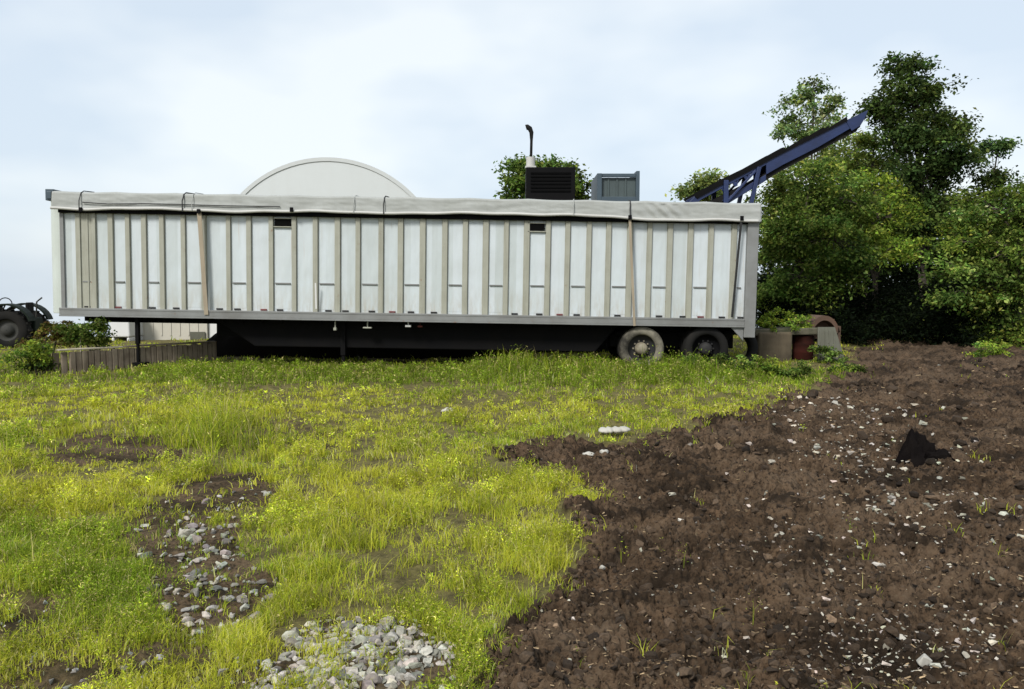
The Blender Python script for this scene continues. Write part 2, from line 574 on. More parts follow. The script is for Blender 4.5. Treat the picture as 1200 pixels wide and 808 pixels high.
# rear frame, wider and lower than the posts
xe = tl(876, 300)[0]
rf = MB()
rf.box(xe - .02, xr, -.03, .40, tl(885, 396)[1], zt - .12)
rf.box(xe - .02, xr, D - .4, D + .03, tl(885, 396)[1], zt - .12)
rf.box(xe + .0, xr - .005, .40, D - .4, zb - .12, zb + .08)
rf.prism([(xe - .30, zb - .003), (xe - .021, zb - .003), (xe - .021, zb - .30)], .0, .05)
rf.build('rear_frame', M['rail'], tr, .012)
# rails
rb = MB()
rb.box(xl - .02, xe - .022, -.035, .30, zb + .02, zr)
rb.box(xl - .02, xe - .022, -.05, .30, zb - .015, zb + .018)
rb.box(xl - .02, xe - .022, -.042, -.032, zr - .03, zr + .012)
rb.box(xl, xe - .03, D - .3, D + .02, zb, zr)
rb.build('bottom_rail', M['rail'], tr, .006)
MB().box(xl, xr - .01, -.025, .10, zt - .44, zt - .20).box(xl, xr - .01, D - .1, D + .025, zt - .44, zt - .12).build('top_rail_shadow', M['black'], tr)  # top rail in black, for the shadow line below the tarp hem

# lower plates on every second bay, with a dark strip as shadow gap along their upper edge
BAYS = [100, 139, 180, 226, 279, 330, 382, 432, 484, 533, 581, 629, 677, 725, 773, 821, 868]
allp = [72] + POSTS + [874]
for c in BAYS:
    lo = max(p for p in allp if p < c); hi = min(p for p in allp if p > c)
    x0, x1 = tl(lo, 330)[0] + .10, tl(hi, 330)[0] - .10
    py = 330 + (c - 70) * .0095
    zz = tl(c, py)[1]
    MB().box(x0 - .03, x1 + .03, .0668, .0695, zr + .06, zz - .012).build('lower_plate', M['panel'], tr, .003)
    MB().box(x0 - .02, x1 + .02, .040, .0697, zz - .010, zz + .016).build('plate_shadow', M['rail'], tr, .002)
for i_, px in enumerate([101, 137, 177, 205, 256, 277, 308, 327, 384, 404, 435, 459, 481, 508, 603, 632, 656, 676, 724, 773, 801, 822, 847, 869]):
    x = tl(px, 366)[0]
    MB().box(x - .065, x + .065, .048, .0700, zr + .018, zr + .052).build('reflector', M['red'] if i_ % 5 == 1 else M['rimdark'], tr, .003)
for px, py in ((330.5, 261), (629, 266.5)):
    x, z = tl(px, py)
    v = MB().box(x - .165, x + .165, .03, .0685, z - .075, z + .075).build('vent', M['blackhole'], tr, .004)
    fr = MB()
    fr.box(x - .185, x + .185, .022, .0683, z + .076, z + .095).box(x - .185, x + .185, .022, .0683, z - .095, z - .076)
    fr.build('vent_frame', M['post'], v, .003)


# tarp: pulled over bows and hanging over the near side
HEMPX = [(68, 246.5), (110, 247.5), (150, 245.5), (200, 248), (280, 249.5), (400, 250.5), (500, 252.5), (570, 251.5),
         (640, 253.5), (700, 255.5), (760, 258.5), (800, 260.5), (889, 260.5)]
hx = np.array([tl(a, b)[0] for a, b in HEMPX]); hz = np.array([tl(a, b)[1] for a, b in HEMPX])
nu, nv = 420, 44
us = np.linspace(xl - .10, xr + .02, nu)
hem = np.interp(us, hx, hz)
for _ in range(3): hem = np.convolve(np.pad(hem, 6, mode='edge'), np.ones(13) / 13, 'valid')
hem = hem + .010 * np.sin(us * 2.3) + .006 * np.sin(us * 6.1 + 1) + .012 * perlin(us * .9, us * 0)
bows = .018 * np.abs(np.sin(us * math.pi / 1.2))
TV = np.zeros((nu, nv, 3))
for q in range(nv):
    t = q / (nv - 1)
    if t < .32:                                   # the hanging skirt
        s_ = t / .32
        yy = -.085 + .03 * s_ + 0 * us
        zz = hem + (zt - .05 - bows - hem) * s_
        wr = .012 * fbm(us * 1.3, us * 0 + s_ * 2.4, 4) * math.sin(math.pi * (.12 + .75 * s_)) + .005 * perlin(us * 7 + s_ * 5, us * 0 + s_ * 3)
        ux = tl(778, 245)[0]
        w8 = np.exp(-((us - ux) / .38) ** 2)
        wr = wr + .035 * w8 * np.sin((us - ux) * 26 + s_ * 9) * (1 - abs(s_ - .5))
        yy = yy + wr
    elif t < .5:
        s_ = (t - .32) / .18 * math.pi / 2
        yy = -.055 + .10 * (1 - math.cos(s_)) + 0 * us
        zz = zt - .05 - bows + .05 * math.sin(s_)
    else:
        s_ = (t - .5) / .5
        yy = .045 + (D - .05) * s_ + 0 * us
        zz = zt - bows + .07 * math.sin(math.pi * s_) + .01 * perlin(us * 1.4, us * 0 + s_ * 5)
        if q == nv - 1: zz = zz - .30
    TV[:, q] = np.stack([us, yy, zz], 1)
ii, jj = np.meshgrid(np.arange(nu - 1), np.arange(nv - 1), indexing='ij')
qd = np.stack([ii * nv + jj, (ii + 1) * nv + jj, (ii + 1) * nv + jj + 1, ii * nv + jj + 1], -1).reshape(-1, 4)
me = mesh_np('tarp', TV.reshape(-1, 3), qd.ravel(), np.arange(len(qd)) * 4, smooth=True)
tarp = link('tarp', me, M['tarp'], tr)
so = tarp.modifiers.new('thickness', 'SOLIDIFY'); so.thickness = .006
MB().tube([(us[q], -.10, hem[q] + .022) for q in range(0, nu, 3)], .030, 10).build('hem_pipe', M['hem'], tarp)
# dark tube drawn for the tarp's seam fold, then cords over it
sg = []
for px, py in ((100, 238), (130, 240), (170, 239.5), (215, 240.5), (262, 242), (330, 243)):
    x, z = tl(px, py); sg.append((x, -.105, z))
MB().tube(sg, .010, 6).build('fold_line', M['strapb'], tarp)
for px, w in ((97, .010), (217, .013), (228, .008), (416, .009), (451, .011), (672, .009), (738, .012)):
    x, z = tl(px, 240)
    hz_ = float(np.interp(x, us, hem))
    MB().tube([(x + .02, .4, zt + .028), (x + .01, .03, zt + .006), (x, -.055, zt - .040), (x, -.085, zt - .10), (x - .01, -.118, hz_ + .2), (x, -.14, hz_)], w, 6).build('cord', M['strapb'] if w > .0095 else M['tarp'], tarp)


def strap(p0, p1, w, m, y=-.05):
    a, b = tl(*p0), tl(*p1)
    mb = MB()
    mb.beam((a[0], y - .06, a[1]), (b[0], y, b[1]), .012, w, up=(1, 0, 0))
    return mb.build('tie_strap', m, tr)


strap((867, 258), (857, 372), .045, M['strapb'])
strap((737, 256), (743, 382), .05, M['strapbr'], -.055)
strap((236, 250), (243, 369), .085, M['strapbr'], -.052)
strap((371, 332), (371, 362), .03, M['white'], -.03)
for px, py in ((867, 257), (737, 256), (344, 247), (236, 249), (99, 247)):
    x, z = tl(px, py)
    MB().box(x - .035, x + .035, -.16, -.128, z - .04, z + .05).build('strap_hook', M['black'], tr, .008)

# underframe
uf = MB()
xu0, xu1 = tl(238, 380)[0], xe - .05
for yy in (.72, 1.72):
    uf.box(xu0, xu1, yy, yy + .12, zb - .42, zb - .01)
for x in np.arange(xl + .3, xu1, .41):
    uf.box(x, x + .05, .32, D - .35, zb - .12, zb - .002)
uf.box(xl + .1, xu0 + .2, .8, 1.75, zb - .16, zb - .001)
uf.build('chassis', M['black'], tr, .005)
bl = MB()
xb0, xb1, xb2 = tl(241, 380)[0], tl(292, 410)[0], tl(700, 400)[0]
zb_ = zb - .60
bl.prism([(xb0, zb - .003), (xb1, zb_), (xb2, zb_), (xb2 + .5, zb - .003)], .36, D - .36)
bl.build('shade_box', M['black'], tr, .02)  # black box added to keep the space below the trailer dark
# landing leg and jack stand
for yy in (.12,):
    x = tl(157, 400)[0]
    lg = MB()
    lg.box(x - .038, x + .038, yy, yy + .09, .40, zb - .01)
    lg.box(x - .026, x + .026, yy + .015, yy + .075, .02, .40)
    lg.box(x - .17, x + .17, yy - .06, yy + .18, -.10, .02)
    lg.build('landing_leg', M['black'], tr, .008)
for yy in (.40, D - .55):
    x = tl(398, 400)[0]
    lg = MB()
    lg.box(x - .05, x + .05, yy - .1, yy, .22, zb - .01)
    lg.box(x - .035, x + .035, yy - .08, yy - .02, -.02, .22)
    lg.box(x - .16, x + .16, yy - .16, yy + .06, -.05, -.0)
    lg.build('support_leg', M['black'], tr, .008)
# small fittings hanging below the rail
for px, py, w, h, m in ((392, 386, .06, .06, 'post'), (430, 384.5, .18, .03, 'post'), (478, 382.5, .12, .045, 'hem'),
                        (492, 383, .10, .04, 'rust')):
    x, z = tl(px, py)
    MB().box(x - w / 2, x + w / 2, .02 if px != 291 else .30, .12 if px != 291 else .36, z - h / 2, z + h / 2).box(x - .012, x + .012, .05 if px != 291 else .31, .09 if px != 291 else .35, z, zb - .016).build('bracket', M[m], tr, .01)
# bogie
bg = MB()
xw = [tl(753, 408)[0], tl(829, 408)[0]]
bg.box(xw[0] - .6, xu1, .62, .74, zb - .5, zb - .2); bg.box(xw[0] - .6, xu1, 1.81, 1.93, zb - .5, zb - .2)
for x in xw:
    bg.prism([(x - .5, zb - .22), (x - .1, zb - .36), (x + .1, zb - .36), (x + .5, zb - .22), (x + .5, zb - .17), (x - .5, zb - .17)], .48, .56)
bg.build('suspension', M['black'], tr, .01)
WZ = .40


def wheel(x, mt, mr, hubm, cy, r=.46):
    ty = MB()
    z = WZ + math.tan(TILT) * x        # the axle keeps level with the ground the wheels stand on
    pr = [(.29, .02), (.31, -.01), (.36, -.025), (r - .05, -.018), (r - .015, .008), (r, .03), (r, .10), (r - .012, .105), (r - .012, .12), (r, .125), (r, .20), (r - .02, .24), (r - .06, .265), (.31, .265), (.29, .24)]
    ty.lathe(pr, (x, cy, z), 48, True)
    o = ty.build('wheel', mt, tr)
    rm = MB().lathe([(.305, .0), (.30, .03), (.285, .05), (.275, .10), (.20, .14), (.14, .145), (.135, .12), (.10, .10)], (x, cy, z), 40)
    rm.build('rim', mr, o)
    hb = MB().lathe([(.135, .13), (.125, .03), (.09, -.01), (.03, -.02), (.001, -.02)], (x, cy, z), 24)
    for q in range(10):
        a = q * math.pi / 5
        hb.box(x + .165 * math.cos(a) - .015, x + .165 * math.cos(a) + .015, cy + .105, cy + .14, z + .165 * math.sin(a) - .015, z + .165 * math.sin(a) + .015)
    hb.build('hub', hubm, o)
    return o


for x, mt, mr, hm in ((xw[0], M['dusty'], M['rimdark'], M['rim']), (xw[1], M['rubber'], M['black'], M['rimdark'])):
    wheel(x, mt, mr, hm, .06)
    wheel(x, M['rubber'], M['rimdark'], M['rimdark'], .36)
    wheel(x, M['rubber'], M['rimdark'], M['rimdark'], D - .35)
    z = WZ + math.tan(TILT) * x
    MB().tube([(x, .2, z), (x, D - .2, z)], .07, 12).build('axle', M['black'], tr)

# loose tyre standing behind the rear axle
p = at(866, 405, TY + .45)
st = MB()
rr_ = .44
pr = [(.28, .0), (.34, -.02), (rr_ - .04, -.01), (rr_, .03), (rr_, .2), (rr_ - .04, .23), (.30, .23), (.28, .2)]
st.lathe(pr, (0, 0, 0), 44, True)
so_ = st.build('tyre', M['rubber'])
so_.location = (p.x, p.y, rr_ - .02 + Hs(p.x, p.y)); so_.rotation_euler = (R(-7), 0, R(8))
tag(so_, 'loose black tyre standing upright under the rear corner of the trailer', 'tyre')

# ------------------------------------------------------------------ screening machine behind the trailer
MY = 20.4
mo = at(720, 300, MY)
sm = empty('screening_machine', (mo.x, MY, 0))
tag(sm, 'screening machine with a raised blue conveyor, rising behind the white trailer', 'machine')


def ml(px, py, Y=MY):
    p = at(px, py, Y); return p.x - mo.x, p.z


gz = -.03
ch = MB()
xa, xb = ml(585, 400)[0], ml(868, 400)[0]
ch.box(xa, xb, -.5, .9, .85, 1.25)
ch.box(xa + .3, xb - .4, -.6, 1.0, 1.251, 2.6)
ch.build('chassis', M['black'], sm, .02)
for yy in (-.95, .92):
    t = MB()
    L = xb - xa - 1.2
    pts = []
    for q in range(10):
        a = math.pi / 2 + math.pi * q / 9
        pts.append((xa + .9 + .4 * math.cos(a), .44 + .42 * math.sin(a)))
    for q in range(10):
        a = -math.pi / 2 + math.pi * q / 9
        pts.append((xa + L + .4 * math.cos(a), .44 + .42 * math.sin(a)))
    t.prism(pts, yy, yy + .45)
    t.build('track', M['rubber'], sm, .02)
# engine housing with the exhaust
(x0, z1), (x1, z0) = ml(616, 200), ml(672, 240)
eh = MB().box(x0, x1, -.55, .75, 2.601, z1)
eo = eh.build('engine_housing', M['black'], sm, .02)
for q in range(6):
    zz = z1 - .15 - q * .09
    MB().box(x0 + .12, x1 - .12, -.575, -.551, zz - .02, zz + .02).build('louvre', M['blackhole'], eo)
xp = ml(621.5, 190)[0]
zA, zB, zC = ml(0, 200)[1], ml(0, 187)[1], ml(0, 152)[1]
MB().tube([(xp, -.3, zA - .05), (xp, -.3, zB)], .115, 16).box(xp - .14, xp + .14, -.44, -.16, zA + .001, zA + .05).build('muffler', M['hem'], sm)
ex = MB()
ex.tube([(xp + .01, -.3, zB - .02), (xp + .02, -.3, zC - .35), (xp + .02, -.3, zC - .14), (xp - .02, -.3, zC - .04), (xp - .09, -.3, zC + .0), (xp - .12, -.3, zC - .01)], [.035, .035, .055, .065, .07, .07], 12)
ex.build('exhaust_pipe', M['rubber'], sm)
# feed hopper
(x0, z1), (x1, z0) = ml(697, 206), ml(745, 240)
hp = MB()
hp.box(x0, x0 + .12, -.6, .9, 2.602, z1 - .03); hp.box(x1 - .09, x1, -.6, .9, 2.602, z1 + .03)
hp.box(x0 + .12, x1 - .09, .8, .9, 2.602, z1 - .02)
hp.box(x0 + .12, x1 - .09, -.6, -.52, 2.602, z1 - .62)
hp.box(x0 + .121, x1 - .091, -.56, -.50, z1 - .12, z1 - .03)
ho = hp.build('hopper', M['bluegrey'], sm, .01)
MB().box(x0 + .121, x1 - .091, -.35, -.31, 2.65, z1 - .13).build('hopper_curtain', M['rubber'], ho)
gr = MB()
gr.box(x0 + .121, x1 - .091, -.475, -.455, z1 - .66, z1 - .125)
for q in range(3):
    x = x0 + .30 + q * .22
    gr.box(x - .02, x + .02, -.50, -.476, z1 - .66, z1 - .126)
gr.build('hopper_panel', M['hoppanel'], ho)
# conveyor
CW0, CW1 = -.35, .75


def ply(pts): return [ml(*q) for q in pts]


cv = MB()
for y0, y1 in ((CW0, CW0 + .05), (CW1 - .05, CW1)):
    cv.prism(ply([(893, 190), (911, 181), (957, 158), (984, 144.5), (1003, 139), (1003, 146), (988, 155), (952, 176), (912, 196), (893, 207)]), y0, y1)
    cv.prism(ply([(800, 243), (812, 231), (892.5, 189), (892.5, 196), (818, 236), (806, 246)]), y0, y1)
    cv.prism(ply([(842, 237), (892.5, 207), (892.5, 214), (850, 240)]), y0, y1)
    for a in range(838, 892, 13):
        yt = 231 - (a - 812) * .515; 
        cv.prism(ply([(a, yt + 1.5), (a + 3.2, yt), (a + 9.5, yt + 8.5), (a + 6.3, yt + 10.5)]), y0 + .008, y1 - .008)
        cv.prism(ply([(a + 11, yt - 4), (a + 13.2, yt - 5), (a + 8.5, yt + 8.5), (a + 6, yt + 9.5)]), y0 + .011, y1 - .011)
cvo = cv.build('conveyor', M['blue'], sm, .006)
bt = MB()
bt.prism(ply([(803, 240), (1003, 136.5), (1010, 134), (1009, 138), (1002, 150), (998, 157), (952, 181), (905, 206), (890, 216), (850, 240), (812, 246), (880, 212), (948, 176), (998, 150), (1004, 139.5), (805, 243)]), CW0 + .07, CW1 - .07)
bt.build('belt', M['rubber'], cvo)
for y0, y1 in ((CW0 - .012, CW0 - .001), (CW1 + .001, CW1 + .012)):
    hd = MB(); hd.prism(ply([(984, 145), (1010, 133), (1006, 143), (1001, 151), (991, 157)]), y0, y1)
    hd.build('head_guard', M['blue'], cvo, .004)
for y0, y1 in ((CW0 - .03, CW0 - .002), (CW1 + .002, CW1 + .03)):
    sk = MB(); sk.prism(ply([(808, 230), (840, 213), (870, 198.5), (909, 177), (912, 176), (916, 178), (954, 155), (958, 153), (962, 155), (985, 140.5), (986, 145.5), (957, 160), (911, 183), (870, 205), (840, 220), (813, 235)]), y0, y1)
    sk.build('side_skirt', M['black'], cvo)
for q in range(8):
    t = q / 7
    a = ml(900 + 100 * t, 201 - 50 * t)
    MB().tube([(a[0], CW0 + .055, a[1]), (a[0], CW1 - .055, a[1])], .05, 10).build('roller', M['black'], cvo)
for y in (CW0 - .04, CW1 + .04):
    bc = MB()
    a, b = ml(846, 240), ml(846, 214); bc.beam((a[0], y, a[1] - .8), (b[0], y, b[1]), .12, .09)
    a, b = ml(868, 240), ml(884, 199); bc.beam((a[0], y, a[1] - .8), (b[0], y, b[1]), .10, .09)
    a, b = ml(846, 240), ml(880, 203); bc.beam((a[0], y + .001, a[1]), (b[0], y + .001, b[1]), .07, .06)
    bc.build('conveyor_prop', M['blue'], sm, .01)

# ------------------------------------------------------------------ dark compost heap added behind the trailer to blacken the gap below it
def heap(name, label, cat, cx, cy, rx, ry, h, m, seed=0, n=60, pw=1.4):
    a = np.linspace(0, 2 * np.pi, n * 2, endpoint=False); r = np.linspace(0, 1, n)
    A2, R2 = np.meshgrid(a, r)
    x = cx + rx * R2 * np.cos(A2); y = cy + ry * R2 * np.sin(A2)
    z = h * (1 - R2 ** pw) * (1 + .25 * fbm(x * 1.2 + seed, y * 1.2, 3)) + .12 * h * fbm(x * 5 / max(rx, .6) + seed, y * 5 / max(rx, .6), 4) * (1 - R2 ** 4) - .12 * R2 ** 6
    z = z + base_h(x, y)
    V = np.stack([x.ravel(), y.ravel(), z.ravel()], 1)
    m_, n_ = x.shape
    i, j = np.meshgrid(np.arange(m_ - 1), np.arange(n_), indexing='ij')
    q = np.stack([i * n_ + j, (i + 1) * n_ + j, (i + 1) * n_ + (j + 1) % n_, i * n_ + (j + 1) % n_], -1).reshape(-1, 4)
    o = link(name, mesh_np(name, V, q.ravel(), np.arange(len(q)) * 4, smooth=True), m)
    return tag(o, label, cat)


p = at(420, 405, 19.2)
heap('filler_heap', 'low dark compost heap added behind the trailer to darken the gap below its middle', 'compost heap', p.x, 19.6, 4.6, 1.6, 1.25, M['filler'], 3, pw=2.4)
# ------------------------------------------------------------------ buildings far behind
HY = 45
c = at(384, 300, HY)
top = at(384, 184.5, HY).z
zc = at(384, 328, HY).z
Rb = top - zc
gh = base_h(np.array([c.x]), np.array([HY]))[0] - .1
hb = empty('hoop_building', (c.x, HY, gh))
tag(hb, 'white arched hoop building showing as a half disc above the trailer', 'building')


def arch(r, z0, n=48):
    pts = [(r * math.cos(t), zc - gh + r * math.sin(t)) for t in np.linspace(0, math.pi, n)]
    return [(r, 0)] + pts + [(-r, 0)]


MB().prism(arch(Rb - .22, 0), .05, .20).build('end_wall', M['fabricwhite'], hb)
ac = MB()
o_, i_ = arch(Rb, 0), arch(Rb - .22, 0)
for a in range(len(o_) - 1):
    vs = [(o_[a][0], 0, o_[a][1]), (o_[a + 1][0], 0, o_[a + 1][1]), (i_[a + 1][0], 0, i_[a + 1][1]), (i_[a][0], 0, i_[a][1])]
    ac.add(vs + [(x, .35, z) for x, y, z in vs], [(0, 1, 2, 3), (0, 4, 5, 1), (3, 2, 6, 7)])
ac.build('arch_frame', M['fabricrim'], hb)
rv = MB()
o2 = arch(Rb - .03, 0)
for a in range(len(o2) - 1):
    rv.add([(o2[a][0], .36, o2[a][1]), (o2[a + 1][0], .36, o2[a + 1][1]), (o2[a + 1][0], 24, o2[a + 1][1]), (o2[a][0], 24, o2[a][1])], [(0, 1, 2, 3)])
rv.build('roof_cover', M['fabricwhite'], hb)
MB().box(-2, 2, .2, .248, 0, 3.6).build('door', M['greysheet'], hb)

SY = 25.5
a, b = at(152, 399, SY), at(243, 400, SY)
gs = base_h(np.array([a.x]), np.array([SY]))[0]
sh = empty('storage_shed', ((a.x + b.x) / 2, SY, gs - .1))
tag(sh, 'low beige storage shed seen under the front of the trailer', 'shed')
hw = (b.x - a.x) / 2
w = MB().box(-hw, hw, 0, 4, .0, 2.3)
for x in np.arange(-hw + .15, hw - .1, .3): w.box(x, x + .05, -.02, -.001, .25, 2.3)
w.build('wall', M['beigewall'], sh)
MB().box(hw - .55, hw - .05, -.06, -.021, .12, .38).build('base_panel', M['greysheet'], sh, .01)
MB().prism([(-hw - .2, 2.301), (hw + .2, 2.301), (hw + .2, 2.42), (-hw - .2, 2.5)], -.3, 4.3).build('roof', M['greysheet'], sh)
rp = MB().prism([(hw + .02, -.0), (hw + 1.0, -.0), (hw + .02, 1.25)], .1, 3.0)
ro = rp.build('ramp_block', M['white'])
ro.location = sh.location
tag(ro, 'white sloping wedge beside the right end of the beige shed', 'ramp')
a, b = at(129, 395, 24.6), at(152, 395, 24.6)
zt0 = base_h(np.array([a.x]), np.array([24.6]))[0]
wt = MB()
wt.box(a.x + .0, b.x, 24.6, 25.6, zt0 + .12, zt0 + 1.1)
wt.box(a.x + .02, a.x + .12, 24.62, 25.58, zt0 - .05, zt0 + .121); wt.box(b.x - .12, b.x - .02, 24.62, 25.58, zt0 - .05, zt0 + .121)
wto = wt.build('white_tank', M['white'], None, .06, 3)
tag(wto, 'small bright white tank left of the beige shed', 'tank')

# ------------------------------------------------------------------ low plank wall at the left
wa, wb = at(60, 432, 14.7), at(255, 425, 17.3)
wd = Vector((wb.x - wa.x, wb.y - wa.y, 0)); wl = wd.length
lw = empty('retaining_wall', (wa.x, wa.y, 0), (0, 0, math.atan2(wd.y, wd.x)))
tag(lw, 'low weathered retaining wall of stained upright planks running in under the trailer front', 'wall')
nx = 30
for q in range(nx):
    t = q / nx
    x0, x1 = wl * t, wl * (t + 1 / nx)
    top_ = .40 + .03 * t + random.uniform(-.025, .02)
    yo = .30 * max(0, .1 - t) / .1
    MB().box(x0 + .004, x1 - .004, yo + random.uniform(0, .014), yo + .09, -.1, top_).build('plank', M['plank'], lw, .012)
MB().box(.15, wl * .40, .0, .15, .435, .465).build('cap_board', M['wood'], lw, .008)
MB().box(wl * .41, wl * 1.0, .0, .15, .438, .468).build('cap_board', M['plank'], lw, .008)

# ------------------------------------------------------------------ old concrete and scrap behind the rear of the trailer
CY = 17.6
p0, p1 = at(889, 402, CY), at(928, 436, CY)
blk = MB().box(0, p1.x - p0.x, 0, .9, -.1, p0.z - p1.z + .02).build('concrete_block', M['concrete'], None, .05, 3)
blk.location = (p0.x, CY, Hs(p0.x, CY) - .03)
tag(blk, 'worn beige concrete block standing right behind the trailer', 'concrete block')
p0, p1 = at(886, 386, CY), at(962, 394, CY)
slab = MB().box(0, p1.x - p0.x, 0, .75, 0, p0.z - p1.z).build('concrete_slab', M['concretedark'], None, .03, 2)
slab.location = (p0.x, CY + .05, p1.z); slab.rotation_euler = (0, R(-1.0), 0)
tag(slab, 'mossy concrete slab laid across the beige block and the rusty barrel', 'concrete slab')
zsl = p1.z
p0, p1 = at(930, 400, CY + .3), at(953, 436, CY + .3)
r_ = (p1.x - p0.x) / 2
bx, by = (p0.x + p1.x) / 2, CY + .35
bz = Hs(bx, by)
prb = [(.001, 0), (r_ - .01, 0), (r_, .02)]
hB = zsl - bz - .01
for t in (.33, .66): prb += [(r_, hB * t - .03), (r_ + .012, hB * t), (r_, hB * t + .03)]
prb += [(r_, hB - .02), (r_ + .01, hB - .01), (r_ - .01, hB), (.001, hB - .01)]
bb = MB(); bb.lathe(prb, (0, 0, 0), 28)
bo = bb.build('rusty_barrel', M['rust'])
bo.rotation_euler = (R(90), 0, 0); bo.location = (bx, by, bz)
tag(bo, 'rusty red steel barrel standing under the mossy slab', 'barrel')
p0, p1 = at(956, 396, CY), at(986, 437, CY)
gs_ = MB()
ww, hh = p1.x - p0.x, p0.z - p1.z
gs_.prism([(0, 0), (ww * .95, 0), (ww, hh * .15), (ww * .72, hh), (0.05, hh * 1.0)], 0, .03)
for q in range(4): gs_.box(.08 + q * ww * .17, .11 + q * ww * .17, -.015, -.001, .05, hh * .9)
gso = gs_.build('metal_sheet', M['greysheet'], None, .004)
gso.location = (p0.x, CY - .15, Hs(p0.x, CY) - .02); gso.rotation_euler = (R(-12), 0, 0)
tag(gso, 'grey metal sheet leaning at the right end of the scrap', 'metal sheet')
p0, p1 = at(948, 367, CY + .5), at(985, 398, CY + .5)
rs = MB()
ww, hh = p1.x - p0.x, p0.z - p1.z
n = 14
for q in range(n):
    a0, a1 = math.pi * (.1 + .8 * q / n), math.pi * (.1 + .8 * (q + 1) / n)
    f = lambda a, r: (ww / 2 - math.cos(a) * r * ww / 2, r * hh * .9 * math.sin(a) + .0)
    rs.prism([f(a0, 1), f(a1, 1), f(a1, .80), f(a0, .80)], 0, .8)
rs.box(.03, ww - .03, .3, .34, 0, hh * .75)
rs.box(.0, .06, .0, .8, -.05, hh * .5); rs.box(ww - .06, ww, .0, .8, -.9, hh * .5)
rso = rs.build('rusty_hood', M['rustpale'])
rso.location = (p0.x, CY + .5, p1.z)
tag(rso, 'bent rusty brown hood of sheet steel above the grey metal sheet', 'scrap metal')

# ------------------------------------------------------------------ green tractor at the left edge
TYY = 22.0
tp = at(22, 400, TYY)
tc = empty('tractor', (tp.x, TYY, base_h(np.array([tp.x]), np.array([TYY]))[0]), (0, 0, R(12)))
tag(tc, 'dark green tractor with big black tyres at the left edge behind the bushes', 'tractor')
b = MB()
b.prism([(-2.1, .55), (-.55, .55), (-.5, 1.2), (-.75, 1.32), (-2.0, 1.20), (-2.15, 1.1)], -.38, .38)
b.box(-.55, .55, -.30, .30, .45, .85)
b.build('hood', M['tractor'], tc, .03)
f = MB()
pts = [(.0 + .66 * math.cos(t), .60 + .66 * math.sin(t)) for t in np.linspace(R(15), R(165), 14)]
pts2 = [(.0 + .61 * math.cos(t), .60 + .61 * math.sin(t)) for t in np.linspace(R(165), R(15), 14)]
for yy in (-.86, .44): f.prism(pts + pts2, yy, yy + .42)
f.build('fender', M['tractor'], tc, .008)
for (x, r, w, y) in ((0, .54, .32, -.80), (0, .54, .32, .48), (-1.75, .40, .24, -.68), (-1.75, .40, .24, .44)):
    t = MB(); t.lathe([(r * .55, .02), (r * .62, 0), (r * .92, .0), (r, .05), (r, w - .05), (r * .92, w), (r * .6, w), (r * .55, w - .02)], (x, y, r - .02), 36, True)
    for q in range(18):
        a = q * 2 * math.pi / 18
        Mx = Matrix.Translation((x, y + w / 2, r - .02)) @ Matrix.Rotation(a, 4, 'Y')
        t.box(r - .01, r + .03, -w * .42, w * .42, -.03, .03, Mx)
    to = t.build('wheel', M['rubber'], tc)
    MB().lathe([(r * .56, .06), (r * .5, .09), (r * .3, .10), (r * .28, .04), (.01, .03)], (x, y, r - .02), 30).build('rim', M['greyhub'], to)
s_ = MB().box(-.1, .32, -.22, .22, .9, .98).box(.28, .36, -.22, .22, .985, 1.28)
s_.build('seat', M['rubber'], tc, .03)
MB().tube([(-.45, 0, .9), (-.3, 0, 1.22)], .02, 8).lathe([(.17, -.01), (.185, 0), (.17, .01), (.155, 0)], (-.3, 0, 1.24), 20, True).build('steering_wheel', M['rubber'], tc)
MB().tube([(-1.5, .2, 1.2), (-1.5, .2, 1.5)], .025, 8).build('exhaust_pipe', M['rubber'], tc)
MB().tube([(.62, -.40, .85), (.66, -.42, 1.30), (.80, -.42, 1.42)], .022, 6).build('grab_rail', M['greyhub'], tc)

# ------------------------------------------------------------------ leaves, trees and bushes
def rotate_leaves(P, L, W, up_bias=.35, droop=.3):
    n = len(P)
    az = rng.uniform(0, 2 * np.pi, n)
    el = rng.normal(-droop, .5, n)
    d = np.stack([np.cos(az) * np.cos(el), np.sin(az) * np.cos(el), np.sin(el)], 1)
    r = rng.normal(size=(n, 3)); r[:, 2] += up_bias * 3
    s = np.cross(d, r); s /= np.linalg.norm(s, axis=1, keepdims=True) + 1e-9
    nrm = np.cross(s, d)
    a = P
    b = P + d * (L * .45)[:, None] + s * (W * .5)[:, None] + nrm * (L * .06)[:, None]
    c = P + d * L[:, None] - nrm * (L * .05)[:, None]
    e = P + d * (L * .45)[:, None] - s * (W * .5)[:, None] + nrm * (L * .06)[:, None]
    V = np.stack([a, b, c, e], 1).reshape(-1, 3)
    return V


def leaf_mesh(name, P, L, W, C, **k):
    V = rotate_leaves(P, L, W, **k)
    n = len(P)
    return mesh_np(name, V, np.arange(4 * n), np.arange(n) * 4, np.repeat(C, 4, 0))


def palette(n, cols, wts, jit=.22):
    cols = np.array(cols); idx = rng.choice(len(cols), n, p=np.array(wts) / sum(wts))
    c = cols[idx] * np.exp(rng.normal(0, jit, (n, 1))) * np.exp(rng.normal(0, .06, (n, 3)))
    return c


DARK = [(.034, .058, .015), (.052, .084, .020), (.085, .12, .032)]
MID = [(.056, .100, .016), (.112, .168, .030), (.195, .245, .055)]
LIGHT = [(.10, .155, .045), (.165, .22, .065), (.24, .29, .09)]
YEL = [(.085, .145, .018), (.165, .235, .030), (.26, .32, .045)]


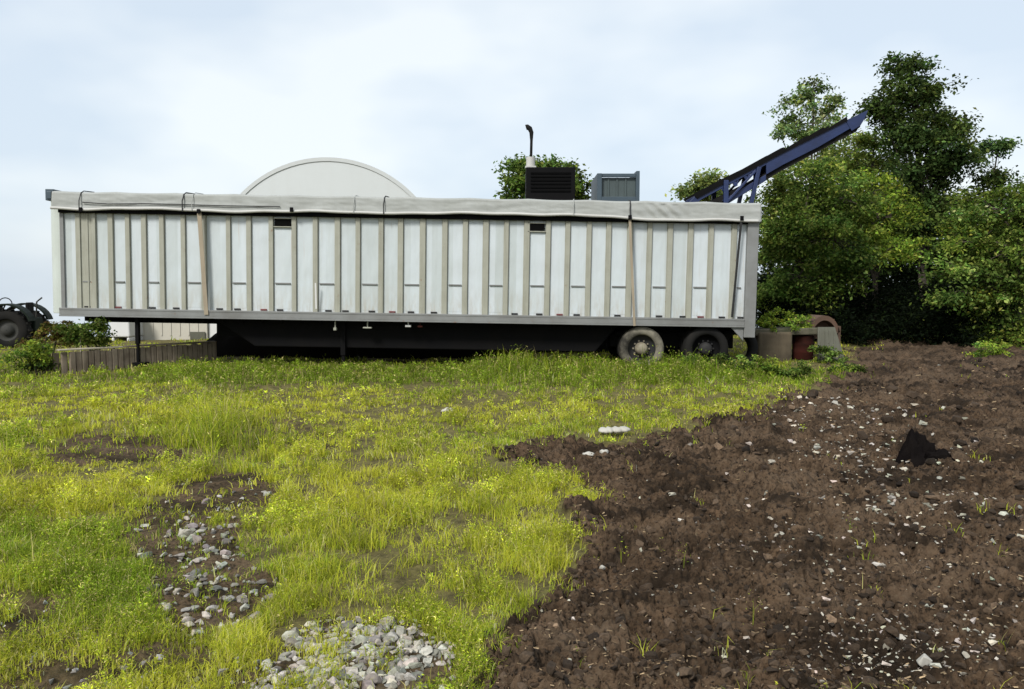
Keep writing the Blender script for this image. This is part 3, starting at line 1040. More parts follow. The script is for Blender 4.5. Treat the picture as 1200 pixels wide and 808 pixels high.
def plant(name, label, cat, base, Yd, blobs, cols, leaf=.13, dens=1.0, trunk_r=.16, depth=None, group=None, spray=(.20, .50), part='crown', stem='trunk',
          trunk_top=None, clear=0.):
    """blobs: (px, py, rx, ry, dY) in photo pixels at the plant's own distance; leaves grow in sprays at the ends of real twigs"""
    bx, by = base.x, base.y
    bz = float(base_h(np.array([bx]), np.array([by]))[0]) - .05
    root = empty(name, (bx, by, bz))
    tag(root, label, cat, group)
    tb = MB()
    sc_ = Yd / F
    cents = []
    for bl in blobs:
        px, py, rx, ry = bl[:4]; dY = bl[4] if len(bl) > 4 else 0
        w = bl[5] if len(bl) > 5 else 1.0
        c_ = at(px, py, Yd + dY)
        k = (Yd + dY) / F
        cents.append((c_, rx * k, ry * k, w))
    topc = max(cents, key=lambda q: q[0].z)
    tt = topc[0].copy()
    hgt = tt.z - bz
    nseg = 9
    tpts = []
    for q in range(nseg):
        t = q / (nseg - 1)
        x = bx + (tt.x - bx) * t ** 1.3; y = by + (tt.y - by) * t ** 1.3
        x += .03 * hgt * math.sin(t * 5 + bx) * t * (1 - t) * 2; y += .02 * hgt * math.sin(t * 4 + by) * t
        tpts.append(Vector((x, y, bz - .05 + hgt * t)))
    tr_ = [trunk_r * (1 - .86 * (q / (nseg - 1)) ** .8) * (1.35 if q == 0 else 1) for q in range(nseg)]
    tb.tube([p - Vector((bx, by, bz)) for p in tpts], tr_, 9)
    Ps, Ls, Ws, Cs = [], [], [], []
    for (c_, rx, rz, w) in cents:
        ry = (rx + rz) * .5 if depth is None else depth
        # limb from the trunk to this clump
        tz = min(max((c_.z - bz) * random.uniform(.35, .7) / hgt, .05), .95)
        q = tz * (nseg - 1); i0 = int(q); s0 = tpts[i0].lerp(tpts[min(i0 + 1, nseg - 1)], q - i0)
        mid = s0.lerp(c_, .5) + Vector((random.uniform(-.1, .1), random.uniform(-.1, .1), .12 * (c_ - s0).length))
        lr = max(.012, trunk_r * .42 * (1 - tz * .5) * min(1, rx))
        off = Vector((bx, by, bz))
        tb.tube([s0 - off, mid - off, c_ - off], [lr, lr * .7, lr * .35], 6, False)
        ns = max(8, int(rx * rz * 40 * dens * w * (.13 / max(leaf, .13)) ** .5 * (1 if leaf > .1 else .5)))
        boughs = []
        for _ in range(max(3, ns // 7)):
            u = rng.normal(size=3); u /= np.linalg.norm(u)
            rr = rng.uniform(.25, 1) ** .5
            rr *= 1 + .22 * rng.normal() * (rr > .75)
            boughs.append((np.array([c_.x + u[0] * rx * rr, c_.y + u[1] * ry * rr, c_.z + u[2] * rz * rr]), np.exp(rng.normal(0, .34)), rng.normal(0, .10)))
        bsz = min(.55, .30 * (rx + rz) * .5 + .06)
        for _ in range(ns):
            bp, bbr, bhue = boughs[rng.integers(len(boughs))]
            pos = bp + rng.normal(size=3) * [bsz, bsz, bsz * .55]
            if rng.uniform() < .42:                # loose twigs between the boughs keep the crown full
                u = rng.normal(size=3); u /= np.linalg.norm(u)
                q_ = rng.uniform(.1, 1) ** .4
                pos = np.array([c_.x + u[0] * rx * q_, c_.y + u[1] * ry * q_, c_.z + u[2] * rz * q_])
            if pos[2] < bz + clear: pos[2] = bz + clear + rng.uniform(0, .4)
            sr = rng.uniform(*spray)
            nl = int(rng.uniform(34, 70) * min(dens, 1.4))
            tw = Vector(pos)
            if rng.uniform() < .6:
                m2 = c_.lerp(tw, .5) + Vector((0, 0, .06))
                tb.tube([c_ - off, m2 - off, tw - off], [lr * .3, lr * .2 + .003, .004], 4, False)
            g_ = rng.normal(size=(nl, 3)) * [sr * .55, sr * .55, sr * .30] + pos
            g_[:, 2] -= .25 * np.hypot(g_[:, 0] - pos[0], g_[:, 1] - pos[1]) ** 1.5
            br = bbr * np.exp(rng.normal(-.02, .22))
            hue = bhue + rng.normal(0, .05)
            cc = palette(nl, cols, (3, 4, 2), .2) * br * np.array([np.exp(hue * .7), 1, np.exp(-hue)])
            l = leaf * rng.uniform(.7, 1.5, nl)
            Ps.append(g_); Ls.append(l); Ws.append(l * rng.uniform(.42, .68, nl)); Cs.append(cc)
    P = np.vstack(Ps) - np.array([bx, by, bz])
    P[:, 2] = np.maximum(P[:, 2], .03)
    me = leaf_mesh(part, P, np.concatenate(Ls), np.concatenate(Ws), np.vstack(Cs).clip(0, .5))
    link(part, me, M['leaf'], root)
    tb.build(stem, M['bark'], root)
    return root


def gb(px, Y):
    p = at(px, 400, Y); return Vector((p.x, Y, 0))


TG = 'trees along the right edge of the yard'
# tall dark tree
plant('tree', 'tallest dark green tree with a rounded top, right of the conveyor tip', 'tree', gb(1085, 29), 29,
      [(1068, 88, 27, 24), (1048, 118, 30, 20), (1102, 105, 20, 22), (1078, 136, 38, 24), (1110, 152, 24, 22), (1056, 160, 20, 16), (1085, 178, 40, 26, -.3),
       (1112, 205, 28, 22), (1066, 222, 26, 24, -.5), (1098, 238, 34, 26, .3), (1122, 180, 16, 14), (1030, 124, 14, 10), (1084, 275, 40, 30)],
      DARK, .135, 1.35, .22, group=TG)
# branch-like tree right of it
plant('tree', 'slim dark tree with a leaning top against the sky, near the right edge', 'tree', gb(1150, 30), 30,
      [(1140, 190, 14, 10), (1162, 174, 15, 5), (1172, 168, 10, 3), (1152, 222, 20, 20), (1138, 248, 20, 20), (1160, 260, 26, 22), (1168, 205, 9, 6)], DARK, .135, 1.1, .14, group=TG)
# pale thin tree behind the conveyor
plant('tree', 'pale feathery tree with open crown behind the blue conveyor', 'tree', gb(955, 36), 36,
      [(955, 98, 13, 12, 0, .7), (924, 119, 13, 7, 0, .7), (952, 122, 14, 14, 0, .7), (940, 145, 30, 14, 0, .7), (965, 138, 22, 14, 0, .7), (915, 158, 22, 10, 0, .7), (955, 165, 34, 18, 0, .8),
       (975, 118, 9, 7, 0, .5), (1000, 165, 22, 18, 0, .5), (985, 195, 34, 20, 0, .8), (1015, 190, 22, 26, 0, .5), (930, 195, 26, 16, 0, .7)], LIGHT, .15, 1.0, .16, group=TG)
# leafy mass right of the trailer
plant('tree', 'broad mid green tree just right of the trailer end', 'tree', gb(935, 24.5), 24.5,
      [(915, 235, 32, 30), (950, 215, 36, 26), (985, 235, 38, 30), (930, 275, 40, 28, -.5), (975, 280, 44, 32, -.8), (905, 300, 22, 28), (935, 325, 36, 24, -.6), (905, 345, 22, 18), (980, 325, 30, 22, -.3), (915, 268, 26, 22, -.6), (955, 345, 24, 14, -.6), (1000, 310, 24, 18, -.7)],
      MID, .105, 1.44, .18, group=TG)
plant('tree', 'yellowish green young tree between the broad tree and the tallest tree', 'tree', gb(1025, 25.5), 25.5,
      [(1020, 225, 32, 26), (1035, 255, 36, 28, -.4), (1010, 280, 38, 26, -.8), (1045, 290, 32, 22, -.7), (1000, 250, 24, 22), (1050, 230, 24, 22)],
      YEL, .105, 1.12, .14, group=TG)
plant('tree', 'bushy dark green tree filling the right edge of the view', 'tree', gb(1195, 23), 23,
      [(1170, 250, 44, 28), (1210, 245, 50, 36), (1150, 285, 36, 24, -.6), (1190, 295, 46, 30, -.9), (1130, 320, 40, 16, -1.0), (1175, 340, 38, 24, -.6), (1230, 330, 50, 40), (1165, 380, 34, 20, -.3), (1210, 385, 44, 26), (1125, 275, 26, 20), (1110, 345, 26, 9, -1.2), (1150, 355, 30, 12, -.9), (1185, 400, 26, 12, -.8), (1140, 395, 16, 10, -.2)],
      MID, .105, 1.38, .2, group=TG)
plant('tree', 'pale olive tree filling the gap below the conveyor tip', 'tree', gb(1010, 31), 31,
      [(1000, 178, 24, 20), (1020, 200, 28, 22), (985, 205, 30, 20), (1040, 190, 20, 24), (1010, 235, 40, 26), (1045, 240, 30, 28), (975, 240, 34, 24), (1025, 160, 10, 12, 0, .6)], [(.07, .11, .022), (.12, .165, .03), (.19, .225, .045)], .13, .9, .15, group=TG)
# dark growth further back, under the crowns
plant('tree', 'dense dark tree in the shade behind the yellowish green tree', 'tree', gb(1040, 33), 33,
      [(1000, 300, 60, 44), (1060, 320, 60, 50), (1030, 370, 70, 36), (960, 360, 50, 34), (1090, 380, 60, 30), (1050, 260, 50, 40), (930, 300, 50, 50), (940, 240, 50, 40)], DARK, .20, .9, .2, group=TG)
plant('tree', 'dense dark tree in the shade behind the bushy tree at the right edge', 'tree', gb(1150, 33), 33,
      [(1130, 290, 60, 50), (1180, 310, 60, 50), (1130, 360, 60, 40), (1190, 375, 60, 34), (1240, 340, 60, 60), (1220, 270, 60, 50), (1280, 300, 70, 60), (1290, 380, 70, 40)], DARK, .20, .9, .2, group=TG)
plant('tree', 'leafy tree standing outside the right edge beyond the bushy tree', 'tree', gb(1320, 26), 26,
      [(1300, 220, 60, 50), (1350, 260, 70, 60), (1290, 310, 60, 50), (1360, 350, 80, 50)], MID, .17, .7, .2, group=TG)
def undergrowth():
    n = 90000
    x = rng.uniform(8.0, 24, n); y = 22.2 + rng.gamma(2., 2.2, n)
    y = y + 1.6 * fbm(x * .5, x * 0 + 3, 3)
    hh = (.65 + 1.0 * fbm(x * .6 + 3, y * .5, 4) + .28 * (y - 22).clip(0, 8)).clip(.2, 4)
    z = base_h(x, y) + hh * rng.uniform(0, 1, n) ** .7
    l = .12 * rng.uniform(.6, 1.4, n)
    me = leaf_mesh('undergrowth', np.stack([x, y, z], 1), l, l * .5, palette(n, [(.003, .006, .002), (.005, .009, .003), (.010, .016, .004)], (3, 3, 1), .4))  # near-black leaf colours stand in for the shade below the crowns
    tag(link('undergrowth', me, M['leaf']), 'dark tangled undergrowth in the shade below the trees', 'undergrowth', kind='stuff')


undergrowth()
# trees far behind the machine
plant('tree', 'round far tree behind the black engine housing', 'tree', gb(642, 62), 62,
      [(604, 207, 16, 12), (625, 200, 22, 14), (650, 200, 26, 13), (675, 206, 14, 16), (640, 222, 40, 16), (680, 224, 12, 14), (600, 225, 16, 14)], MID, .30, .8, .3, spray=(.4, .9))
plant('tree', 'small far tree left of the foot of the conveyor', 'tree', gb(822, 62), 62,
      [(830, 210, 16, 12), (808, 220, 12, 9), (835, 225, 18, 12), (820, 228, 20, 10)], LIGHT, .30, .8, .25, spray=(.4, .9))
# bushes
plant('bush', 'dark green leafy bush in front of the trailer nose', 'bush', gb(106, 15.6), 15.6,
      [(104, 388, 18, 12), (116, 384, 10, 8), (92, 384, 9, 9), (104, 397, 19, 8), (90, 394, 11, 8), (116, 396, 10, 7)], MID, .06, 2.2, .03, spray=(.06, .16), part='foliage', stem='stem')
plant('bush', 'yellow green bush with rust tinted leaves left of the trailer nose', 'bush', gb(60, 16.5), 16.5,
      [(55, 390, 14, 9), (68, 386, 11, 8), (45, 398, 16, 8), (76, 396, 12, 8)], [(.14, .13, .03), (.10, .12, .02), (.16, .09, .04)], .06, 2.0, .03, spray=(.06, .16), part='foliage', stem='stem')
plant('bush', 'low bright green bush left of the plank wall', 'bush', gb(38, 14.8), 14.8,
      [(35, 412, 18, 8), (46, 420, 9, 8), (20, 420, 20, 12), (-10, 410, 30, 16), (52, 408, 8, 6)], YEL, .05, 2.0, .025, spray=(.06, .16), part='foliage', stem='stem')
plant('bush', 'small dark bush at the left end of the plank wall', 'bush', gb(52, 14.9), 14.9,
      [(52, 424, 11, 9), (44, 428, 12, 7)], DARK, .05, 2.0, .02, spray=(.05, .13), part='foliage', stem='stem')
plant('bush', 'low bright green bush at the foot of the dark trees', 'bush', gb(1160, 18.6), 18.6,
      [(1160, 414, 20, 8), (1172, 418, 14, 7), (1148, 420, 12, 6)], YEL, .055, 1.8, .02, spray=(.06, .16), part='foliage', stem='stem')
plant('vine', 'bright green creeper growing over the mossy slab', 'climbing plant', Vector((at(905, 400, 17.95).x, 18.65, 0)), 17.95,
      [(925, 376, 20, 7), (905, 380, 16, 6), (945, 380, 12, 6), (900, 372, 10, 8)], YEL, .055, 1.6, .02, spray=(.06, .15), part='foliage', stem='stem')
plant('weed', 'tall green weed leaning over the grey metal sheet', 'weed', gb(978, 17.2), 17.2,
      [(975, 420, 9, 8), (984, 430, 10, 6), (966, 432, 9, 5), (970, 410, 6, 6)], MID, .05, 1.2, .012, spray=(.05, .12), part='foliage', stem='stem')
for px, lab in ((842, 'dense green weed bush against the rear axle'), (812, 'dark green weed bush left of the rear axle'), (870, 'green weed bush before the loose tyre')):
    plant('weed', lab, 'weed', gb(px, 14.9), 14.9, [(px, 430, 17, 9), (px - 13, 440, 16, 9), (px + 14, 438, 16, 9), (px, 445, 20, 6)],
          MID, .045, 2.4, .012, spray=(.05, .12), part='foliage', stem='stem')

for px, py, lab, pal in ((905, 440, 'small pale green weed at the foot of the beige concrete block', YEL), (938, 441, 'small green weed at the foot of the rusty barrel', MID), (990, 436, 'green weed at the right end of the scrap heap', MID)):
    p = gpt(px, py)
    plant('weed', lab, 'weed', p, p.y, [(px, py - 6, 12, 5), (px + 9, py - 4, 9, 5), (px - 9, py - 3, 9, 4)], pal, .045, 1.5, .01, spray=(.05, .12), part='foliage', stem='stem')

# thin stake before the nose
p = at(94, 402, 15.5)
sk_ = MB().tube([(0, 0, -.1), (.01, 0, .9)], .012, 6).box(-.02, .04, -.012, .012, .86, .93).build('stake', M['wood'])
sk_.location = (p.x, p.y, Hs(p.x, p.y)); tag(sk_, 'thin pale stake standing in the bush before the trailer nose', 'stake')


# ------------------------------------------------------------------ grass and weeds
def blades(name, P, Hh, W, C, lean=.35, bend=.5):
    n = len(P)
    az = rng.uniform(0, 2 * np.pi, n)
    d = np.stack([np.cos(az), np.sin(az), 0 * az], 1)
    fa = rng.uniform(0, np.pi, n)
    s = np.stack([np.cos(fa), np.sin(fa) * .6, 0 * fa], 1)
    le = np.abs(rng.normal(0, lean, n)); be = np.abs(rng.normal(0, bend, n))
    mid = P + d * (Hh * le * .5)[:, None] + np.array([0, 0, 1]) * (Hh * .58)[:, None]
    tip = P + d * (Hh * (le + be))[:, None] + np.array([0, 0, 1]) * (Hh * (1 - .35 * be.clip(0, 1.4)))[:, None]
    w = W[:, None]
    V = np.stack([P - s * w, P + s * w, mid + s * w * .8, mid - s * w * .8, tip], 1).reshape(-1, 3)
    b = np.arange(n) * 5
    q = np.stack([b, b + 1, b + 2, b + 3, b + 3, b + 2, b + 4], 1).ravel()
    st = np.stack([np.arange(n) * 7, np.arange(n) * 7 + 4], 1).ravel()
    return mesh_np(name, V, q, st, np.repeat(C, 5, 0).clip(0, .6))


def sample_ground(n, px0, px1, py0, py1):
    px = rng.uniform(px0, px1, n); py = rng.uniform(py0, py1, n)
    u, v = (px - 600) / F, (404 - py) / F
    dy, dz = cp + v * sp, v * cp - sp
    k = -CAMZ / dz
    return u * k, dy * k


def bell(px, py, cx, cy, rx, ry): return np.exp(-((px - cx) / rx) ** 2 - ((py - cy) / ry) ** 2)


def grass_fields(x, y):
    """how thick, how tall, how yellow and how green the grass is at a spot of the yard"""
    px, py = proj(x, y)
    jr = np.hypot(x, y) * .016
    d, a, g, c, dd, e = soil_masks(x, y)
    d = soil_masks(x + rng.normal(size=len(x)) * jr, y + rng.normal(size=len(x)) * jr * 2)[0]
    dens = np.ones(len(x))
    cl = fbm(x * .9 + 2, y * .9, 4)
    cl2 = fbm(x * 3.6 + 31, y * 3.0, 3)
    dens *= np.clip(.85 + 1.1 * cl, .12, 1) * np.clip(.62 + 1.5 * cl2, .06, 1.25)
    dens = np.where(d, .0015, dens); dens = np.where(a, .05, dens); dens = np.where(g, .16 * np.clip(.4 + 1.6 * fbm(x * 3 + 7, y * 3, 3), 0, 1.6), dens)
    dens = np.where(c, .07, dens); dens = np.where(dd, dens * .30, dens); dens = np.where(e, dens * .45, dens)
    h = .056 + .032 * fbm(x * .7 + 8, y * .7 + 3, 3)
    h = h + .24 * bell(px, py, 250, 515, 58, 32)
    h = h + .035 * bell(px, py, 90, 640, 110, 90) + .03 * bell(px, py, 430, 640, 190, 75)
    h = h * (1 + .55 * np.clip(fbm(x * 3.6 + 31, y * 3.0, 3), -.6, 1))
    h = h * (1 - .55 * bell(px, py, 225, 690, 100, 120)) * (1 - .5 * bell(px, py, 130, 552, 110, 22)) * (1 - .35 * bell(px, py, 120, 780, 150, 60)) * (1 - .4 * bell(px, py, 420, 790, 150, 60))
    h = h + .07 * bell(px, py, 560, 443, 430, 9) + .15 * bell(px, py, 800, 440, 75, 12) + .17 * bell(px, py, 610, 437, 45, 12) + .10 * bell(px, py, 685, 437, 40, 12) + .06 * bell(px, py, 230, 438, 60, 10)
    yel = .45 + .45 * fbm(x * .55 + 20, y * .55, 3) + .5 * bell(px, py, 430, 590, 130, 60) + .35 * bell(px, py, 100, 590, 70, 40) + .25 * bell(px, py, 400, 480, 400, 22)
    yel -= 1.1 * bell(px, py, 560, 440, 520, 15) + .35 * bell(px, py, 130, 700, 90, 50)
    return dens, h.clip(.04, .6), yel.clip(-.7, 1)


def grass_cols(n, yel):
    G = np.array([.20, .29, .026]); Yl = np.array([.61, .60, .055]); O = np.array([.48, .42, .16])
    t = (yel + rng.normal(0, .22, n)).clip(0, 1)[:, None]
    c = G * (1 - t) + Yl * t
    o = (rng.uniform(size=n) < .17)[:, None]
    c = np.where(o, O, c)
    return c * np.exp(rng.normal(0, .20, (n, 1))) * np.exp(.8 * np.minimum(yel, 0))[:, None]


def make_grass():
    tx, ty = sample_ground(92000, -260, 1300, 424, 905)
    x2, y2 = sample_ground(9000, -400, 1500, 385, 424)
    tx, ty = np.concatenate([tx, x2]), np.concatenate([ty, y2])
    dens, h, yel = grass_fields(tx, ty)
    k = rng.uniform(size=len(tx)) < dens
    tx, ty, h, yel = tx[k], ty[k], h[k], yel[k]
    nb = rng.integers(7, 15, len(tx))
    idx = np.repeat(np.arange(len(tx)), nb)
    r = np.hypot(tx, ty)[idx]
    sp_ = .014 + .0030 * r
    x = tx[idx] + rng.normal(size=len(idx)) * sp_; y = ty[idx] + rng.normal(size=len(idx)) * sp_
    z = H(x, y)
    hh = h[idx] * np.exp(rng.normal(-.15, .35, len(idx)))
    w = np.maximum(.0019, .00048 * r) * rng.uniform(.7, 1.4, len(idx))
    tuft = (np.exp(rng.normal(0, .22, len(tx))) * np.exp(.55 * fbm(tx * 3.1, ty * 2.2 + 4, 4)))[idx]
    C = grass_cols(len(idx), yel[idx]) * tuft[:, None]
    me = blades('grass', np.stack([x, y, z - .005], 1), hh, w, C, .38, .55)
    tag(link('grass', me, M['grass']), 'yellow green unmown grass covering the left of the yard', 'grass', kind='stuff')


make_grass()


def make_weeds():
    """broad leaved weeds among the grass, taller along the trailer"""
    tx, ty = sample_ground(70000, -200, 1000, 428, 890)
    dens, h, yel = grass_fields(tx, ty)
    k = rng.uniform(size=len(tx)) < dens * np.clip(.45 + 1.1 * fbm(tx * 1.2 + 60, ty * 1.2, 3), 0, 1)
    tx, ty, h, yel = tx[k], ty[k], h[k], yel[k]
    x2, y2 = sample_ground(1500, 165, 900, 428, 452)
    _, h2, _ = grass_fields(x2, y2)
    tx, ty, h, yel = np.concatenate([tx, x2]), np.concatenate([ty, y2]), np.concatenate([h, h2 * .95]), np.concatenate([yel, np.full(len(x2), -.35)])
    nl = rng.integers(9, 20, len(tx))
    idx = np.repeat(np.arange(len(tx)), nl)
    f = rng.uniform(.1, 1, len(idx))
    hh = h[idx] * 1.4 * np.exp(rng.normal(0, .2, len(tx)))[idx]
    spread = hh * .34 * (1.25 - f)
    az = rng.uniform(0, 6.28, len(idx))
    x = tx[idx] + np.cos(az) * spread; y = ty[idx] + np.sin(az) * spread
    z = H(tx, ty)[idx] + hh * f
    r = np.hypot(x, y)
    L = np.maximum(.013, .0030 * r) * rng.uniform(.6, 1.5, len(idx))
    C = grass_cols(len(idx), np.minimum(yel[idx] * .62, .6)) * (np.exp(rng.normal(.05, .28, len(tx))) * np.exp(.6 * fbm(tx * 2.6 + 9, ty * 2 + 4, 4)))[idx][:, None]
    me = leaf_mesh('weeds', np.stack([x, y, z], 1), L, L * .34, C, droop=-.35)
    tag(link('weeds', me, M['grass']), 'broad leaved green weeds growing among the grass', 'weeds', kind='stuff')
    st = np.repeat(np.arange(len(tx)), 2)
    P = np.stack([tx[st], ty[st], H(tx, ty)[st] - .01], 1)
    hs_ = np.zeros(len(tx)); np.maximum.at(hs_, idx, hh * f)
    me = blades('weed_stalks', P, hs_[st] * rng.uniform(.8, 1.05, len(st)), np.maximum(.0018, .0004 * np.hypot(tx, ty))[st], grass_cols(len(st), yel[st] * .6) * .8, .10, .12)
    tag(link('weed_stalks', me, M['grass']), 'thin green stalks of the broad leaved weeds in the grass', 'weeds', kind='stuff')
    # bare stalks standing up before the dark gap below the trailer
    sx, sy = sample_ground(420, 165, 900, 428, 446)
    nb = 5; idx = np.repeat(np.arange(len(sx)), nb)
    xx = sx[idx] + rng.normal(size=len(idx)) * .05; yy = sy[idx] + rng.normal(size=len(idx)) * .05
    px, _ = proj(xx, yy)
    hh = (.13 + .36 * np.exp(-((px - 600) / 45) ** 2) + .22 * np.exp(-((px - 680) / 40) ** 2) + .15 * np.exp(-((px - 800) / 40) ** 2)) * rng.uniform(.5, 1.15, len(xx))
    C = grass_cols(len(xx), np.full(len(xx), .25)) * .9
    me = blades('tall_grass', np.stack([xx, yy, H(xx, yy)], 1), hh, np.full(len(xx), .0075), C, .22, .35)
    tag(link('tall_grass', me, M['grass']), 'tall green grass stalks along the foot of the trailer', 'grass', kind='stuff')
    # small yellow flowers
    fx, fy = sample_ground(5200, -50, 660, 470, 760)
    dens, h, yel = grass_fields(fx, fy)
    k = rng.uniform(size=len(fx)) < dens * np.clip(yel - .6, 0, 1) * .22
    fx, fy, h = fx[k], fy[k], h[k]
    nf = 6; idx = np.repeat(np.arange(len(fx)), nf)
    P = np.stack([fx[idx] + rng.normal(size=len(idx)) * .02, fy[idx] + rng.normal(size=len(idx)) * .02, H(fx, fy)[idx] + h[idx] * rng.uniform(.85, 1.25, len(idx))], 1)
    r = np.hypot(P[:, 0], P[:, 1])
    L = np.maximum(.007, .0012 * r) * rng.uniform(.7, 1.3, len(idx))
    C = np.array([.50, .36, .03]) * np.exp(rng.normal(0, .2, (len(idx), 1)))
    me = leaf_mesh('wildflowers', P, L, L * .8, C)
    tag(link('wildflowers', me, M['grass']), 'tiny yellow wildflowers scattered over the grass', 'wildflowers', kind='stuff')


make_weeds()


# ------------------------------------------------------------------ stones, clods and chips
def rock_protos(n, npts, flat=.65):
    """angular broken stones: the hull of a few points, with its edges knocked off"""
    out = []
    for q in range(n):
        bm = bmesh.new()
        p = rng.normal(size=(npts, 3)); p /= np.linalg.norm(p, axis=1, keepdims=True)
        p *= rng.uniform(.75, 1.15, (npts, 1)) * [1.15, rng.uniform(.5, .9), rng.uniform(flat * .7, flat * 1.2)]
        for c in p: bm.verts.new(c)
        r = bmesh.ops.convex_hull(bm, input=bm.verts)
        bmesh.ops.delete(bm, geom=[v for v in bm.verts if not v.link_faces], context='VERTS')
        if npts > 8:
            bmesh.ops.bevel(bm, geom=list(bm.edges), offset=.07, segments=1, affect='EDGES', clamp_overlap=True)
        bmesh.ops.triangulate(bm, faces=bm.faces)
        bm.verts.index_update()
        v = np.array([c.co[:] for c in bm.verts]); f = np.array([[c.index for c in fc.verts] for fc in bm.faces])
        bm.free(); out.append((v, f))
    return out


def scatter_rocks(name, x, y, size, C, protos, m, sink=.25, smooth=False):
    Vs, Fs, Cs = [], [], []
    z = H(x, y); b = 0
    for i in range(len(x)):
        v, f = protos[rng.integers(len(protos))]
        a = rng.uniform(0, 6.28); t = rng.normal(0, .35)
        ca, sa, ct, st = math.cos(a), math.sin(a), math.cos(t), math.sin(t)
        Rm = np.array([[ca, -sa, 0], [sa, ca, 0], [0, 0, 1]]) @ np.array([[1, 0, 0], [0, ct, -st], [0, st, ct]])
        w = (v * size[i]) @ Rm.T
        w = w + [x[i], y[i], z[i] + size[i] * (.45 - sink)]
        Vs.append(w); Fs.append(f + b); b += len(v); Cs.append(np.repeat(C[i:i + 1], len(v), 0))
    F_ = np.vstack(Fs)
    return link(name, mesh_np(name, np.vstack(Vs), F_.ravel(), np.arange(len(F_)) * 3, np.vstack(Cs), smooth), m)


P2 = rock_protos(18, 12, .6); P1 = rock_protos(16, 8, .6); PC = rock_protos(12, 16, .8)


def greys(n, lo=.22, hi=.55):
    b = rng.uniform(lo, hi, n)[:, None]
    return b * np.array([1, .97, .90]) * np.exp(rng.normal(0, .04, (n, 3)))


gx, gy = sample_ground(4200, 260, 560, 715, 890)
d, a, g_, c, dd, e = soil_masks(gx, gy)
pxg, pyg = proj(gx, gy)
kk = g_ & (rng.uniform(size=len(gx)) < .48 + .6 * fbm(gx * 2.2, gy * 2.2, 3))
gx, gy = gx[kk], gy[kk]
gsz = .008 + .046 * rng.beta(1.2, 2.8, len(gx))
o = scatter_rocks('gravel', gx, gy, gsz, greys(len(gx), .12, .46) * [1, .96, .87], P2, M['rock'], .30)
tag(o, 'heap of pale grey crushed gravel in the grass at the bottom of the view', 'gravel', kind='stuff')
gx, gy = sample_ground(1500, 150, 330, 550, 760)
d, a, g_, c, dd, e = soil_masks(gx, gy)
pxg, pyg = proj(gx, gy)
kk = a & (rng.uniform(size=len(gx)) < np.where((pxg > 205) & (pyg > 600), .34, .15))
gx, gy = gx[kk], gy[kk]
gsz = .012 + .045 * rng.beta(1.3, 3.5, len(gx))
o = scatter_rocks('gravel', gx, gy, gsz, greys(len(gx), .11, .42) * [1, .97, .89], P2, M['rock'], .12)
tag(o, 'loose grey gravel in the bare dark track through the grass', 'gravel', kind='stuff')
gx, gy = sample_ground(220, -100, 330, 700, 880)
d, a, g_, c, dd, e = soil_masks(gx, gy)
gx, gy = gx[dd], gy[dd]
o = scatter_rocks('gravel', gx, gy, .008 + .03 * rng.beta(1.4, 3.5, len(gx)), greys(len(gx), .12, .42), P1, M['rock'], .15)
tag(o, 'thin brown stony ground with bits of gravel at the bottom left corner', 'gravel', kind='stuff')

# clods of turned soil
cx, cy = sample_ground(26000, 480, 1500, 424, 900)
d, a, g_, c, dd, e = soil_masks(cx, cy)
cl = fbm(cx * 1.1 + 30, cy * 1.1, 3)
kk = d & (rng.uniform(size=len(cx)) < np.clip(.55 + .9 * cl, .1, 1))
cx, cy = cx[kk], cy[kk]
r = np.hypot(cx, cy)
csz = np.maximum(.006, .0012 * r) * np.exp(rng.normal(.15, .75, len(cx))).clip(.35, 6)
cc = np.array([.044, .030, .019]) * np.exp(rng.normal(0, .6, (len(cx), 1)))
o = scatter_rocks('soil_clods', cx, cy, csz, cc, PC, M['clod'], .22)
tag(o, 'crumbly dark brown clods all over the turned soil', 'soil', kind='stuff')

# pale bits of stone and wood in the soil
bx_, by_ = sample_ground(19000, 560, 1450, 430, 890)
px, py = proj(bx_, by_)
d, a, g_, c, dd, e = soil_masks(bx_, by_)
wgt = .016 + 3.4 * (.55 * bell(px, py, 990, 495, 60, 22) + .5 * bell(px, py, 1020, 535, 70, 18) + .3 * bell(px, py, 1080, 600, 80, 18) + .5 * bell(px, py, 1060, 760, 90, 35) + .25 * bell(px, py, 940, 480, 50, 15) + .12 * bell(px, py, 1000, 640, 160, 60))
kk = d & (rng.uniform(size=len(bx_)) < wgt)
bx_, by_ = bx_[kk], by_[kk]
r = np.hypot(bx_, by_)
bs = np.maximum(.007, .0020 * r) * np.exp(rng.normal(.05, .55, len(bx_))).clip(.4, 3.5)
o = scatter_rocks('stony_debris', bx_, by_, bs, greys(len(bx_), .16, .56) * [1, .95, .84], P1, M['rock'], .14)
tag(o, 'pale chips of stone scattered in bands over the bare soil', 'debris', kind='stuff')
wx, wy_ = sample_ground(6500, 540, 1450, 428, 890)
d, a, g_, c, dd, e = soil_masks(wx, wy_)
kk = d & (rng.uniform(size=len(wx)) < np.clip(.4 + .8 * fbm(wx * .9, wy_ * .9 + 70, 3), .08, 1))
wx, wy_ = wx[kk], wy_[kk]
n = len(wx); r = np.hypot(wx, wy_)
L = np.maximum(.018, .0035 * r) * rng.uniform(.5, 1.6, n); W = np.maximum(.0025, .0006 * r) * rng.uniform(.6, 1.5, n)
az = rng.uniform(0, 6.28, n); el = rng.normal(.05, .22, n)
dv = np.stack([np.cos(az) * np.cos(el), np.sin(az) * np.cos(el), np.sin(el)], 1); sv = np.stack([-np.sin(az), np.cos(az), 0 * az], 1)
P = np.stack([wx, wy_, H(wx, wy_) + .012], 1)
up = np.array([0, 0, 1.0])
a1, a2 = P - dv * L[:, None] / 2, P + dv * L[:, None] / 2
